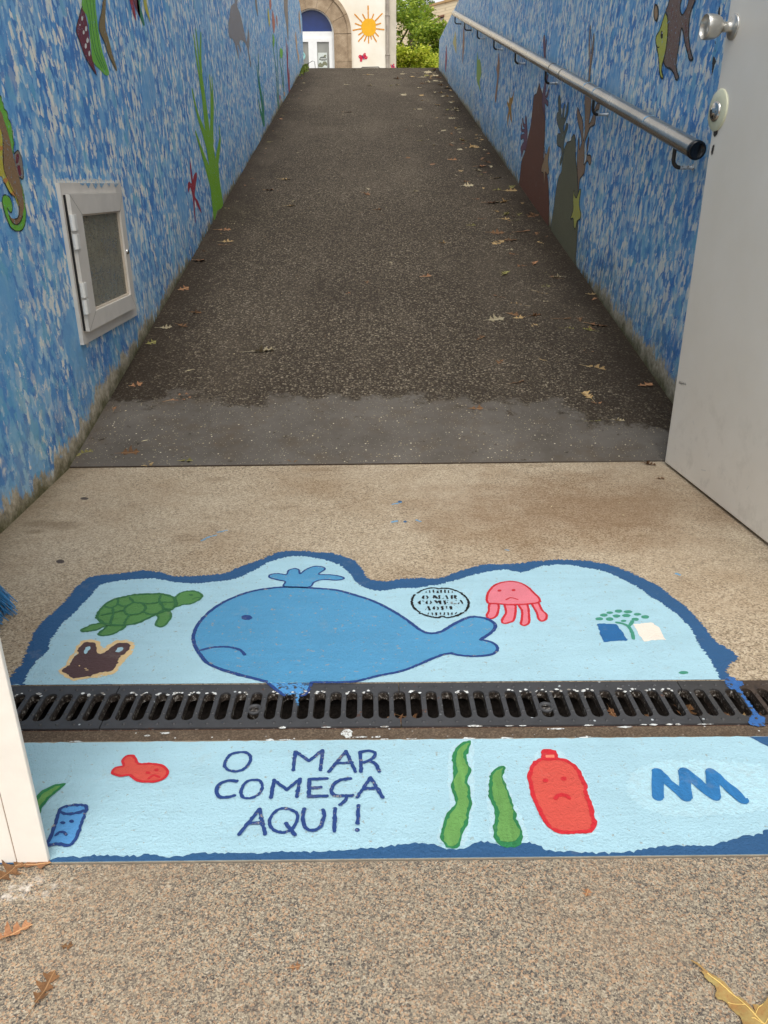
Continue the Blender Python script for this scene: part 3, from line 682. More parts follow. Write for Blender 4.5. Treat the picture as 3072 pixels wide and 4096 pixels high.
bits(DOOR,'E',[[(1045,62),(1058,90),(1055,150),(1048,190),(1030,188),(1035,130)],[(985,618),(1000,640),(1015,680),(998,720),(985,770),(968,832),(962,830),(968,740),(972,660)],[(978,1603),(994,1602),(988,1640),(975,1700),(962,1722),(956,1690),(965,1640)],[(985,1445),(1030,1440),(1025,1480),(1000,1515),(982,1500)],[(1005,455),(1012,470),(1000,500),(998,460)],[(1002,540),(1006,560),(1000,580),(997,560)]], .0012, M_chip, 'paint_chip', dr, .0006)
M_scr = simple('dark_scuff', S(62,58,54), .8, .2, 90)
strokes(DOOR,'M',[[(1277,782),(1282,796)],[(1283,783),(1287,799)],[(1289,784),(1291,798)],[(1296,786),(1298,799)],[(1303,788),(1305,800)],[(1276,790),(1308,796)]], .0013, .001, M_scr, 'scuff_mark', dr)
strokes(DOOR,'M',[[(1336,955),(1341,970)],[(1372,1165),(1392,1170)],[(1570,1250),(1578,1235)]], .002, .001, simple('pale_scuff', S(210,206,198), .6, .1, 60), 'pale_scuff', dr)
# ================================================================== PAINTED FLOOR
P_DB = paint('floor_dark_blue', S(44,86,128)); P_LB = paint('floor_pale_blue', S(168,205,218,.95), .02, S(150,150,140))
P_WH = paint('whale_blue', S(80,146,186), .03); P_NV = paint('navy_line', S(38,66,124), .04)
P_G1 = paint('turtle_dark_green', S(56,108,66)); P_G2 = paint('turtle_green', S(86,134,74)); P_BR = paint('bag_brown', S(84,62,62)); P_CR = paint('bag_cream', S(222,192,142), .05, S(176,210,220))
P_PK = paint('jelly_pink', S(218,122,134)); P_RD = paint('red_line', S(196,38,48)); P_BK = paint('stencil_black', S(26,22,22))
P_BK2 = paint('stencil_faded', S(130,136,136), .1, S(176,210,220))
P_EB = paint('emblem_blue', S(38,98,152)); P_EG = paint('emblem_green', S(66,142,118)); P_EW = paint('emblem_white', S(238,226,212,.95))
P_OR = paint('coral_red', S(204,80,68)); P_OR2 = paint('cap_light', S(236,128,104)); P_SD = paint('weed_dark_green', S(44,122,74), streak=True); P_SL = paint('weed_green', S(102,152,80), streak=True)
P_ZZ = paint('zigzag_blue', S(42,112,168), streak=True); P_CN = paint('can_blue', S(86,150,206)); P_WT = paint('white_halo', S(180,211,221,.95), .10, S(176,214,226)); P_WT2 = paint('pale_patch', S(174,208,219,.95), .14, S(176,214,226))
fp = thing('floor_painting', (0,1.5,0), 'hand-painted sea scene with whale, turtle and jellyfish on the landing above the drain', 'floor painting')
outer = [(14,1478),(20,1468),(32,1450),(46,1432),(58,1412),(66,1388),(90,1345),(110,1326),(140,1300),(163,1270),(190,1250),(215,1243),(260,1239),(310,1233),(345,1237),(380,1246),(430,1243),(480,1240),(510,1228),(545,1215),(575,1205),(605,1192),(640,1190),(680,1193),(720,1196),(748,1204),(770,1216),(784,1232),(793,1250),(830,1256),(870,1250),(910,1250),(950,1248),(1000,1232),(1040,1221),(1080,1218),(1120,1217),(1160,1212),(1210,1209),(1260,1211),(1310,1218),(1350,1232),(1390,1250),(1430,1272),(1470,1302),(1500,1330),(1520,1356),(1545,1385),(1568,1400),(1585,1412),(1588,1424),(1572,1440),(1570,1455),(1585,1466),(1585,1474)]
inner = [(52,1480),(55,1470),(62,1450),(80,1430),(102,1408),(108,1385),(130,1355),(160,1325),(185,1300),(205,1275),(225,1262),(270,1254),(330,1250),(380,1258),(430,1260),(490,1255),(520,1247),(555,1230),(590,1212),(620,1204),(660,1203),(700,1210),(730,1220),(752,1235),(766,1255),(785,1268),(815,1276),(860,1272),(900,1270),(950,1263),(1000,1249),(1045,1237),(1090,1232),(1130,1236),(1165,1225),(1215,1221),(1260,1226),(1305,1236),(1350,1255),(1390,1278),(1430,1305),(1465,1330),(1490,1355),(1508,1385),(1530,1420),(1545,1445),(1556,1470)]
inner += [(1557,1474),(1557,1477),(1500,1478)]; inner = [(100,1481),(54,1481),(53,1479)] + inner[1:]
outer += [(1586,1477),(1540,1479)]; outer = [(60,1482),(14,1482)] + outer
def snap_edge(P):   # the painting stops at the straight edge of the drain
    return [Vector((p.x, max(p.y, 1.1372 + gline(p.x)))) for p in P]
def fuzz(L, amp):
    out = []; n = len(L)
    for i, p in enumerate(L):
        t = (L[(i+1)%n]-L[i-1]); t = Vector((-t.y, t.x)).normalized() if t.length > 1e-9 else Vector((0,0))
        k = mnoise.noise(Vector((p.x*22,p.y*22,3)))*amp*.8 + mnoise.noise(Vector((p.x*140,p.y*140,7)))*amp*.5 + random.gauss(0, amp*.34)
        out.append(p + t*k)
    return out
blob(FLOOR,None,snap_edge(fuzz(smooth_loop(FLOOR.pts('full',outer),.002),.0055)),.0012,P_DB,'border',fp,step=1,jit=0,curve=False,raw=True)
blob(FLOOR,None,snap_edge(fuzz(smooth_loop(FLOOR.pts('full',inner),.002),.0045)),.0026,P_LB,'sea',fp,step=1,jit=0,curve=False,raw=True)
Z1, Z2, Z3 = .0038, .0044, .0050
whale = [(440,245),(340,265),(240,305),(170,350),(120,400),(97,440),(87,480),(97,520),(122,560),(150,595),(210,625),(290,650),(370,670),(432,686),(445,692),(640,692),(700,694),(780,692),(860,685),(960,660),(1080,635),(1180,595),(1260,562),(1310,552),(1350,562),(1420,566),(1490,560),(1522,545),(1526,522),(1500,500),(1448,488),(1490,460),(1518,430),(1508,405),(1470,386),(1420,379),(1380,386),(1320,415),(1260,450),(1205,457),(1160,440),(1100,395),(1030,350),(940,305),(850,275),(760,252),(640,242),(540,238)]
wb = blob(FLOOR,None,snap_edge(FLOOR.pts('H',whale)),Z1,P_WH,'painted_whale',fp,raw=True,label='large sad blue whale painted on the floor')
strokes(FLOOR,'H',[[(432,686),(370,670),(290,650),(210,625),(150,595),(122,560),(97,520),(87,480),(97,440),(120,400),(170,350),(240,305),(340,265),(440,245),(540,238),(640,242),(760,252),(850,275),(940,305),(1030,350),(1100,395),(1160,440),(1205,457),(1260,450),(1320,415),(1380,386),(1420,379),(1470,386),(1508,405),(1518,430),(1490,460),(1448,488)]], .0072, Z2, P_NV,'outline',wb)
strokes(FLOOR,'H',[[(1448,488),(1500,500),(1526,522),(1522,545),(1490,560),(1420,566),(1350,562),(1310,552)],[(1310,552),(1260,562),(1180,595),(1080,635),(960,660),(860,685),(780,690),(645,690)]], .0062, Z2+.0003, P_NV,'outline',wb)
ovals(FLOOR,'H',[(340,383,27,12)],Z3,P_NV,'eye',wb); strokes(FLOOR,'H',[[(122,538),(180,525),(240,522),(290,530),(318,543),(330,560)]],.0062,Z3,P_NV,'mouth',wb)
spout = [(520,236),(522,212),(480,202),(447,191),(455,178),(490,174),(528,178),(540,158),(570,150),(588,158),(593,175),(620,155),(660,140),(698,142),(710,154),(682,177),(740,180),(788,188),(800,198),(770,205),(700,203),(660,215),(632,238)]
sp = blob(FLOOR,'H',spout,Z1,P_WH,'whale_spout',fp); strokes(FLOOR,'H',[spout],.0042,Z2,P_NV,'outline',sp,closed=True)
# whale fin and blue stripe run on over the iron
zi = lambda fr,x,y: FLOOR.at(fr,x,y)
P_FIN = paint('fin_blue_on_iron', S(80,146,200), .12, S(60,60,62))
bits(FLOOR,'H',[[(440,692),(640,692),(640,712),(622,742),(600,750),(592,735),(590,760),(583,795),(577,800),(570,770),(572,742),(545,748),(515,748),(500,735),(470,712)]], .0024, P_FIN,'painted_fin',g2,.0008)
strokes(FLOOR,'H',[[(436,688),(470,715),(505,742),(518,750)],[(645,695),(638,715),(622,742),(600,752)]], .006, .0028, P_NV,'fin_outline',g2)
P_STR = paint('stripe_blue_on_iron', S(52,100,162), .08, S(60,56,54))
bits(FLOOR,'P7',[[(1285,100),(1300,65),(1370,65),(1390,95),(1440,100),(1452,130),(1410,150),(1440,200),(1500,280),(1550,350),(1580,390),(1632,412),(1632,485),(1560,490),(1492,470),(1495,412),(1530,392),(1510,350),(1460,270),(1410,200),(1370,170),(1330,165),(1305,140)]], .0024, P_STR,'blue_stripe',g4,.0009)
# turtle
shell = [(170,520),(130,480),(135,430),(170,370),(230,310),(300,260),(390,220),(490,200),(600,175),(720,165),(860,160),(970,160),(1060,180),(1140,207),(1165,240),(1180,290),(1165,325),(1130,355),(1090,382),(1010,395),(930,425),(850,460),(760,505),(680,540),(590,565),(500,577),(440,580),(300,575),(220,552)]
head = [(1165,215),(1190,185),(1230,150),(1300,127),(1390,121),(1460,135),(1505,160),(1522,185),(1510,215),(1470,245),(1420,270),(1360,295),(1270,300),(1175,325)]
fl1 = [(920,440),(960,400),(1020,375),(1080,385),(1108,430),(1103,480),(1070,530),(1030,575),(965,598),(922,580),(912,545),(935,500),(945,468)]
fl2 = [(-81,637),(-40,615),(0,600),(60,570),(140,555),(200,550),(270,575),(200,600),(140,630),(70,645),(0,660),(-60,660)]
fl3 = [(290,575),(240,610),(190,650),(152,690),(180,712),(260,710),(340,690),(420,650),(500,580)]
tb = blob(FLOOR,'Q4',shell,Z1,P_G2,'painted_turtle',fp,label='green sea turtle painted on the floor')
for nm, L in (('head',head),('flipper',fl1),('flipper',fl2),('flipper',fl3)):
    blob(FLOOR,'Q4',L,Z1-.0004,P_G2,nm,tb); strokes(FLOOR,'Q4',[L],.0048,Z2,P_G1,nm+'_outline',tb,closed=True,jit=.25)
strokes(FLOOR,'Q4',[shell],.0062,Z2+.0003,P_G1,'outline',tb,closed=True,jit=.25)
strokes(FLOOR,'Q4',[[(400,225),(400,290),(330,345),(225,325)],[(400,290),(450,322),(520,325)],[(560,205),(620,270),(720,285),(830,290),(960,275),(1155,272)],[(620,270),(520,325),(490,375),(510,420),(560,440),(660,430),(740,400),(770,330),(720,285)],[(975,180),(955,272),(985,310),(1010,360),(930,420),(840,435),(740,400)],[(490,375),(350,412),(190,445)],[(335,350),(345,415),(320,500),(300,575)],[(560,440),(512,510),(490,575)],[(1010,360),(1090,365)],[(1150,215),(1168,270),(1160,325)]],.0052,Z3,P_G1,'shell_plates',tb,jit=.3)
ovals(FLOOR,'Q4',[(1377,176,30,11)],Z3,P_G1,'eye',tb); strokes(FLOOR,'Q4',[[(1398,232),(1440,212),(1515,205)]],.0026,Z3,P_G1,'mouth',tb)
# brown bag
bg = blob(FLOOR,'G',[(385,985),(400,960),(440,930),(455,890),(490,850),(500,820),(530,785),(570,765),(630,768),(665,785),(680,822),(720,800),(780,770),(850,768),(895,795),(890,835),(860,870),(830,900),(800,940),(765,985),(720,1000),(650,1015),(560,1025),(480,1035),(430,1010)],Z1,P_CR,'painted_bag',fp,jit=.0022,label='brown carrier bag with cream outline painted on the floor')
blob(FLOOR,'G',[(408,975),(440,950),(470,925),(485,895),(515,860),(520,830),(560,785),(600,783),(640,795),(648,855),(690,855),(760,800),(810,785),(862,800),(850,840),(800,880),(780,920),(750,970),(680,980),(600,1005),(490,1022),(440,990)],Z2,P_BR,'bag_body',bg,jit=.0016)
blob(FLOOR,'G',[(560,858),(565,830),(580,812),(598,810),(600,830),(585,852),(570,862)],Z3,P_LB,'handle_hole',bg,jit=.0018); blob(FLOOR,'G',[(768,845),(785,822),(808,812),(818,820),(812,838),(790,850)],Z3,P_LB,'handle_hole',bg,jit=.0018)
ovals(FLOOR,'G',[(528,940,5,4),(570,958,9,3),(578,968,12,3)],Z3,P_CR,'fleck',bg)
# stencilled drain mark with writing
ring = [[(215,285),(175,340),(158,400),(158,480),(190,560),(260,630),(320,665)],[(280,245),(380,190),(500,148),(640,132),(690,142),(740,155),(780,150),(820,139),(960,146),(1100,185),(1200,230),(1250,250)],[(1262,272),(1340,330),(1392,400),(1412,470),(1395,560),(1355,625),(1322,655)],[(320,690),(430,730),(560,770),(680,792),(765,795),(800,767),(860,770),(910,795),(1040,780),(1180,732),(1290,685)]]
sm = strokes(FLOOR,'P1',ring,.0047,Z2,P_BK,'painted_stencil',fp,jit=.3,label='round black stencil reading O MAR COMEÇA AQUI')
R_ = lambda x,y,w,h: [(x-w,y-h),(x+w-3,y-h-2),(x+w,y+h),(x-w+4,y+h)]
bits(FLOOR,'P1',[R_(548,218,15,29),R_(630,210,17,32),R_(722,222,24,27),R_(797,213,22,28),R_(882,210,19,33),R_(962,217,15,28),R_(1048,226,14,15),R_(515,703,14,20),R_(603,710,16,28),R_(690,712,24,32),R_(785,703,17,24),R_(868,708,17,30),R_(957,708,17,31),R_(1040,705,22,26),[(1098,715),(1120,675),(1148,668),(1142,700),(1110,722)],[(440,235),(470,210),(490,242)]],Z2,P_BK,'slot_marks',sm)
bits(FLOOR,'P1',[[(428,300),(392,308),(372,340),(388,375),(428,380)],[(455,305),(495,308),(524,340),(500,378),(475,382),(482,340)],
 [(625,298),(672,295),(742,362),(702,372),(648,342),(640,380),(614,352)],[(735,305),(780,295),(785,380),(745,380)],[(888,305),(926,300),(962,380),(926,380)],[(818,368),(860,366),(862,374),(820,378)],[(845,360),(862,335),(868,340),(856,362)],
 [(1008,298),(1055,295),(1062,380),(1012,378)],[(1075,298),(1130,298),(1152,320),(1120,342),(1150,376),(1110,376),(1078,340)],
 [(348,412),(305,430),(283,462),(305,492),(352,502)],[(372,416),(412,420),(428,442),(400,436)],[(430,485),(404,500),(420,502)],[(500,415),(465,430),(450,455),(468,488),(503,494)],[(545,415),(580,425),(597,455),(577,490),(550,496),(560,455)],
 [(640,412),(690,410),(735,450),(710,492)],[(720,425),(770,410),(800,414),(806,492),(772,496)],[(850,415),(900,410),(912,496),(870,502)],[(918,412),(962,410),(960,420)],[(918,458),(945,444),(946,474)],[(948,496),(980,482),(976,498)],
 [(1085,405),(1142,402),(1136,422)],[(1070,515),(1107,520),(1102,530)],[(1168,472),(1206,450),(1192,502)],[(1213,405),(1250,402),(1298,487),(1256,484)],
 [(486,543),(536,540),(572,632),(526,634)],[(442,628),(460,580),(482,574),(466,612)],[(655,542),(620,555),(605,585),(625,614),(660,614)],[(697,545),(735,555),(758,590),(742,614),(705,624),(716,580)],
 [(793,540),(852,535),(853,622),(808,624)],[(900,540),(932,538),(934,592),(920,614)],[(978,540),(1040,538),(1050,606),(998,614)]],Z2+.0002,P_BK,'stencil_writing',sm)
bits(FLOOR,'P1',[[(1052,415),(1010,430),(998,460),(1016,488),(1054,486)],[(1075,470),(1130,470),(1140,490),(1080,494)]],Z2+.0003,P_BK2,'faded_letter',sm)
# jellyfish
jh = [(397,298),(393,265),(405,240),(425,220),(460,206),(500,201),(540,208),(575,226),(600,250),(625,275),(628,294),(590,302),(540,305),(490,306),(440,302)]
tn = [[(405,303),(400,335),(390,355),(402,368),(425,364),(440,345),(443,306)],[(473,306),(478,340),(460,375),(467,390),(490,387),(515,370),(518,306)],[(535,304),(550,335),(548,375),(545,393),(560,400),(580,388),(582,360),(572,303)],[(595,300),(615,340),(625,370),(640,380),(658,370),(660,350),(640,330),(622,296)]]
jb = blob(FLOOR,'I',jh,Z2+.0002,P_PK,'painted_jellyfish',fp,label='pink jellyfish with red outline painted on the floor')
strokes(FLOOR,'I',[jh],.0052,Z3,P_RD,'outline',jb,closed=True)
for L in tn: blob(FLOOR,'I',L,Z1,P_PK,'tentacle',jb); strokes(FLOOR,'I',[L],.0048,Z2-.0003,P_RD,'tentacle_outline',jb,closed=True)
ovals(FLOOR,'I',[(448,243,9,5),(512,241,9,5)],Z3,P_RD,'eye',jb); strokes(FLOOR,'I',[[(478,284),(500,275),(530,283)]],.0036,Z3,P_RD,'mouth',jb)
# emblem: open book with a small tree
eb = blob(FLOOR,'I',[(887,392),(920,390),(975,393),(1000,425),(1027,468),(960,470),(917,474),(900,430)],Z1,P_EB,'painted_emblem',fp,curve=False,label='emblem of a blue and white book under a green tree')
blob(FLOOR,'I',[(1052,393),(1130,385),(1165,405),(1197,463),(1140,465),(1100,473),(1080,445)],Z1,P_EW,'white_page',eb,curve=False)
strokes(FLOOR,'I',[[(976,386),(1010,393),(1030,405),(1045,430),(1052,460)],[(1046,382),(1040,395),(1030,405)]],.0068,Z2,P_EG,'tree_stem',eb)
ovals(FLOOR,'I',[(985,335,17,7),(1028,338,19,7),(945,342,15,6),(918,353,17,7),(975,357,17,7),(1020,355,19,7),(1070,349,17,6),(1105,361,18,8),(945,371,17,8),(898,370,18,7),(1008,379,13,5),(1060,372,17,7)],Z2,P_EG,'tree_leaf',eb)
ovals(FLOOR,'I',[(1278,612,22,7)],Z1,P_EG,'green_smudge',fp)

# ---- painted threshold band
tp = thing('threshold_painting', (0,.86,0), 'pale blue painted threshold band lettered O MAR COMEÇA AQUI!', 'floor painting')
def fline(a, b): return lambda x: a + b*x
tT = lambda x: .9845 - .0125*x
tB = lambda x: .7512 - .0108*x
topedge = [Vector((x, tT(x) + random.gauss(0,.0006))) for x in [ -.60 + i*.01 for i in range(166)]]
botedge = [Vector((x, tB(x))) for x in (1.05, -.60)]
blob(FLOOR,None,topedge+botedge,.0012,P_LB,'sea',tp,step=1,jit=0,curve=False,raw=True)
bl = FLOOR.pts('J',[(90,815),(150,810),(215,803),(250,792),(360,787),(450,782),(560,787),(640,777),(760,790),(860,772),(960,772),(1100,772),(1300,767),(1500,758),(1659,748)]) + FLOOR.pts('K',[(60,736),(150,728),(215,738),(270,756),(340,746),(420,722),(500,740),(600,728),(640,728),(690,750),(740,765),(900,770),(1050,765),(1200,745),(1400,735),(1500,715),(1600,690),(1659,668),(1720,640)])
bl = fuzz(smooth_loop(bl,.004,False),.0035)
blob(FLOOR,None,bl+[Vector((bl[-1].x, tB(bl[-1].x))), Vector((-.60, tB(-.6))), Vector((-.60, bl[0].y))],.0026,P_DB,'border',tp,step=1,jit=0,curve=False,raw=True)
cn = fuzz(smooth_loop(FLOOR.pts('K',[(1570,266),(1600,280),(1640,302),(1680,318),(1740,330)]),.004,False),.002)
blob(FLOOR,None,cn+[Vector((cn[-1].x, tT(cn[-1].x)-.001)), Vector((cn[0].x, tT(cn[0].x)-.001))],.0026,P_DB,'border_corner',tp,step=1,jit=0,curve=False,raw=True)
blob(FLOOR,'J',[(486,427),(500,405),(535,397),(530,375),(545,357),(570,352),(585,363),(600,388),(650,387),(700,396),(725,420),(715,445),(680,462),(620,465),(585,455),(560,436),(520,440)],.0044,P_OR,'painted_fish',tp,label='small sad red fish')
fs = [o for o in bpy.data.objects if o.name == 'painted_fish'][0]
strokes(FLOOR,'J',[[(486,427),(500,405),(535,397),(530,375),(545,357),(570,352),(585,363),(600,388),(650,387),(700,396),(725,420),(715,445),(680,462),(620,465),(585,455),(560,436),(520,440)]],.0042,.0050,P_RD,'outline',fs,closed=True)
ovals(FLOOR,'J',[(640,427,11,6),(677,415,10,6)],.0056,P_RD,'eye',fs); strokes(FLOOR,'J',[[(643,452),(665,438),(690,447)]],.0034,.0056,P_RD,'mouth',fs)
gl = blob(FLOOR,'J',[(120,590),(150,535),(170,513),(200,492),(240,476),(285,472),(258,497),(225,527),(195,560),(172,600),(150,640),(120,660)],.0038,P_SD,'painted_seaweed',tp,label='green seaweed blade running under the white door upright')
blob(FLOOR,'J',[(140,590),(180,522),(240,486),(262,482),(222,518),(185,555),(150,600)],.0044,P_SL,'light_streak',gl)
can = [(262,582),(300,568),(372,570),(365,610),(347,660),(332,705),(302,738),(250,734),(207,737),(217,708),(236,660),(250,612)]
cnb = blob(FLOOR,'J',can,.0038,P_CN,'painted_can',tp,label='sad blue drink can'); strokes(FLOOR,'J',[can,[(258,590),(280,604),(330,600),(370,588)]],.0048,.0046,P_NV,'outline',cnb,closed=False,jit=.25)
strokes(FLOOR,'J',[can[-1:]+can[:1]],.0048,.0052,P_NV,'outline',cnb)
ovals(FLOOR,'J',[(272,643,12,6),(310,637,11,7)],.0054,P_NV,'eye',cnb); strokes(FLOOR,'J',[[(242,697),(258,683),(278,684),(287,696)]],.0040,.0054,P_NV,'mouth',cnb)
T = [[(340,128),(390,135),(420,165),(410,215),(370,265),(310,287),(240,280),(207,247),(215,200),(260,145)]]
T2 = [[(450,358),(505,372),(515,430),(480,485),(410,512),(355,500),(341,450),(380,380)],[(700,595),(795,627),(808,690),(760,770),(680,795),(600,765),(578,700),(620,625)]]
wt = strokes(FLOOR,'Q2',T+T2,.0049,.0044,P_NV,'lettering',tp,closed=True,jit=.16,label='dark blue hand lettering O MAR COMEÇA AQUI!')
strokes(FLOOR,'Q2',[[(775,275),(790,125)],[(795,125),(905,200)],[(905,200),(1015,115)],[(1018,120),(1000,278)],[(1070,290),(1210,122)],[(1210,122),(1290,292)],[(1130,222),(1262,215)],[(1335,290),(1330,130)],[(1330,130),(1400,119),(1450,132),(1448,165),(1400,200),(1350,216)],[(1400,200),(1455,228),(1488,290)],
 [(303,370),(250,365),(170,390),(137,440),(148,488),(200,508),(288,490)],[(590,505),(615,362)],[(615,362),(720,440)],[(720,440),(832,352)],[(832,352),(805,498)],[(905,498),(905,357)],[(905,355),(1055,350)],[(905,430),(1000,422)],[(900,498),(1052,495)],[(1248,350),(1150,366),(1103,410),(1090,455),(1112,488),(1180,495),(1265,490)],[(1212,495),(1208,530),(1160,568)],[(1305,505),(1415,342)],[(1415,342),(1515,505)],[(1368,435),(1462,430)],
 [(325,815),(492,607)],[(495,605),(540,812)],[(400,725),(512,717)],[(715,725),(790,822)],[(865,605),(852,690),(880,765),(935,783),(1000,750),(1033,660),(1020,612)],[(1120,602),(1115,790)],[(1315,577),(1308,720)]],.0056,.0046,P_NV,'letter_stroke',wt,dz=.00008,jit=.15)
ovals(FLOOR,'Q2',[(1305,775,21,16)],.0046,P_NV,'exclamation_dot',wt)
def halo(fr, L, parent): blob(FLOOR,fr,L,.0020,P_WT,'white_halo',parent,jit=.002)
halo('Q3',[(420,-40),(440,240),(440,520),(420,700),(350,900),(250,890),(130,880),(110,780),(150,680),(220,540),(200,330),(220,100),(270,0)],tp); halo('Q3',[(735,190),(720,280),(790,480),(860,640),(930,840),(900,890),(700,900),(590,850),(580,700),(560,540),(545,350),(570,240),(640,190)],tp)
halo('Q3',[(1010,60),(1080,30),(1220,60),(1300,140),(1420,250),(1470,420),(1540,600),(1560,720),(1510,810),(1300,825),(1130,800),(1010,620),(930,450),(900,280),(960,150)],tp); blob(FLOOR,'K',[(1100,400),(1300,370),(1640,400),(1690,560),(1400,610),(1180,600),(1050,520)],.0020,P_WT2,'pale_patch',tp,jit=.004)
w1o = [(412,-32),(400,20),(385,80),(370,130),(400,200),(417,240),(390,290),(380,340),(412,415),(400,470),(425,520),(392,620),(390,700),(357,750),(330,820),(318,880),(290,933),(215,935),(160,880),(140,830),(160,720),(190,640),(240,570),(275,520),(240,430),(230,360),(255,290),(245,130),(265,60),(300,5),(345,-22)]
w1i = [(398,-10),(352,70),(347,120),(384,230),(360,290),(358,330),(384,410),(375,470),(392,520),(370,600),(360,680),(322,760),(300,880),(240,915),(190,890),(167,830),(190,720),(230,620),(290,540),(280,450),(262,370),(266,310),(290,260),(280,110),(305,45),(340,10)]
w2o = [(707,195),(715,240),(695,290),(735,400),(775,500),(805,590),(825,625),(820,670),(855,740),(877,830),(862,895),(800,925),(710,925),(640,880),(610,800),(620,690),(625,580),(590,520),(572,440),(580,310),(592,260),(640,215)]
w2i = [(698,212),(682,260),(682,300),(720,400),(755,500),(785,600),(790,670),(830,740),(848,800),(830,850),(780,880),(710,875),(660,840),(638,770),(660,690),(660,590),(620,500),(605,430),(610,310),(628,255)]
for o_, i_, lb in ((w1o,w1i,'taller wavy green seaweed beside the lettering'),(w2o,w2i,'shorter green seaweed beside the red bottle')):
    sw = blob(FLOOR,'Q3',o_,.0040,P_SD,'painted_seaweed',tp,label=lb); blob(FLOOR,'Q3',i_,.0048,P_SL,'light_green',sw)
bo = [(1040,140),(990,165),(957,200),(950,250),(932,290),(950,360),(965,450),(1000,530),(1045,630),(1090,710),(1130,757),(1200,785),(1280,793),(1380,788),(1478,780),(1508,740),(1518,690),(1495,640),(1493,580),(1460,500),(1440,430),(1435,370),(1400,300),(1380,250),(1330,190),(1260,147),(1190,132),(1110,134)]
bt = blob(FLOOR,'Q3',bo,.0040,P_OR,'painted_bottle',tp,label='sad red bottle'); strokes(FLOOR,'Q3',[bo],.0062,.0048,P_RD,'outline',bt,closed=True,jit=.2)
blob(FLOOR,'Q3',[(1045,130),(1038,78),(1065,50),(1150,50),(1187,75),(1192,122),(1150,138),(1080,140)],.0052,P_RD,'cap',bt); blob(FLOOR,'Q3',[(1078,100),(1158,98),(1158,122),(1080,126)],.0058,P_OR2,'cap_light',bt,curve=False,jit=.0005)
ovals(FLOOR,'Q3',[(1080,328,26,18),(1243,312,28,19)],.0054,P_RD,'eye',bt); strokes(FLOOR,'Q3',[[(1168,490),(1190,465),(1230,455),(1270,465),(1292,488)]],.0066,.0054,P_RD,'mouth',bt)
strokes(FLOOR,'K',[[(1182,530),(1182,424)],[(1182,424),(1302,532)],[(1302,532),(1298,420)],[(1298,420),(1428,530)],[(1428,530),(1412,422)],[(1412,422),(1548,543)]],.0165,.0040,P_ZZ,'painted_waves',tp,jit=.10,dz=.0003,curve=False,label='blue zigzag waves')
# paint drips on the concrete
M_drip = simple('paint_drips', S(104,148,178), .7, .25, 60)
dp = strokes(FLOOR,'full',[[(436,1168),(452,1160),(468,1156)],[(470,1150),(490,1146)],[(846,1090),(866,1086)],[(1092,1188),(1098,1189)],[(848,1128),(856,1126)],[(1462,1240),(1468,1243)],[(900,1124),(908,1127)]],.006,.0008,M_drip,'paint_drip',fp,jit=.5)
ovals(FLOOR,'full',[(875,1127,4,2.2),(864,1084,5,2)],.0009,P_DB,'dark_paint_drop',fp)
M_white_dab = paint('white_paint_dab', S(222,224,222,.95), .12, S(110,96,80))
mbs = []
for i in range(26):
    x = random.uniform(-.5,.6); y = random.choice([random.uniform(.988,1.013), 1.0165, .9865]) + gline(x); w = random.uniform(.004,.016); h = random.uniform(.0015,.004)
    k = 9; mbs.append([Vector((x + w*math.cos(2*math.pi*j/k)*random.uniform(.5,1.1), y + h*math.sin(2*math.pi*j/k)*random.uniform(.5,1.1))) for j in range(k)])
c = FLOOR.at('full',750,1585); mbs.append([c + Vector((math.cos(2*math.pi*j/11)*.011*random.uniform(.6,1.3), math.sin(2*math.pi*j/11)*.010*random.uniform(.6,1.3))) for j in range(11)])
mb = MB()
for P in mbs: mb.add([FLOOR.P(p, .0006) for p in P], [tuple(range(len(P)))])
dab = mb.build('paint_dabs', M_white_dab, tp, recalc=False); dab['kind'] = 'stuff'
# white paint crusted in the slot ends of the grates
for gt, s0 in ((g1,-.9256),(g2,-.4403),(g3,.0444)):
    mb = MB()
    for k in range(1,18):
        if random.random() > (.75 if gt is g2 else .5): continue
        cx = s0 + .02696*k
        for j in range(5):
            a = rad(random.uniform(10,170)); r = .0088; px = cx + r*math.cos(a)*1.02; py = 1.1120-.0088 + r*math.sin(a)*1.02
            w = random.uniform(.0015,.0038)
            mb.add([zt((px + w*math.cos(2*math.pi*i/7)*random.uniform(.6,1.3), py + w*.8*math.sin(2*math.pi*i/7)*random.uniform(.6,1.3)), .0005+.0002*j) for i in range(7)], [tuple(range(7))])
    mb.build('paint_crust', M_white_dab, gt, recalc=False)['kind'] = 'stuff'
# ================================================================== PAINTINGS ON THE WALLS
def wp(name, col, k=1.0): return paint('wall_'+name, (col[0]*k, col[1]*k, col[2]*k, 1), .03, B_L, .7)
W_MAR = wp('maroon', S(110,42,58)); W_GRN = wp('leaf_green', S(112,180,64)); W_DG = wp('dark_green', S(52,120,60)); W_OLV = wp('olive', S(132,112,70)); W_WHT = wp('white', S(214,214,208))
W_BRN = wp('sea_horse_brown', S(140,112,82)); W_YEL = wp('yellow', S(190,180,70)); W_ORG = wp('orange', S(190,132,70)); W_LIN = wp('line', S(34,34,36)); W_GRY = wp('grey', S(138,134,136)); W_GB = wp('grey_brown', S(140,128,116))
W_SW = wp('weed', S(122,172,40)); W_RED = wp('red', S(160,44,60)); W_SW2 = wp('weed_dark', S(46,128,90)); W_TAN = wp('tan', S(196,160,120)); W_SAL = wp('salmon', S(184,110,92))
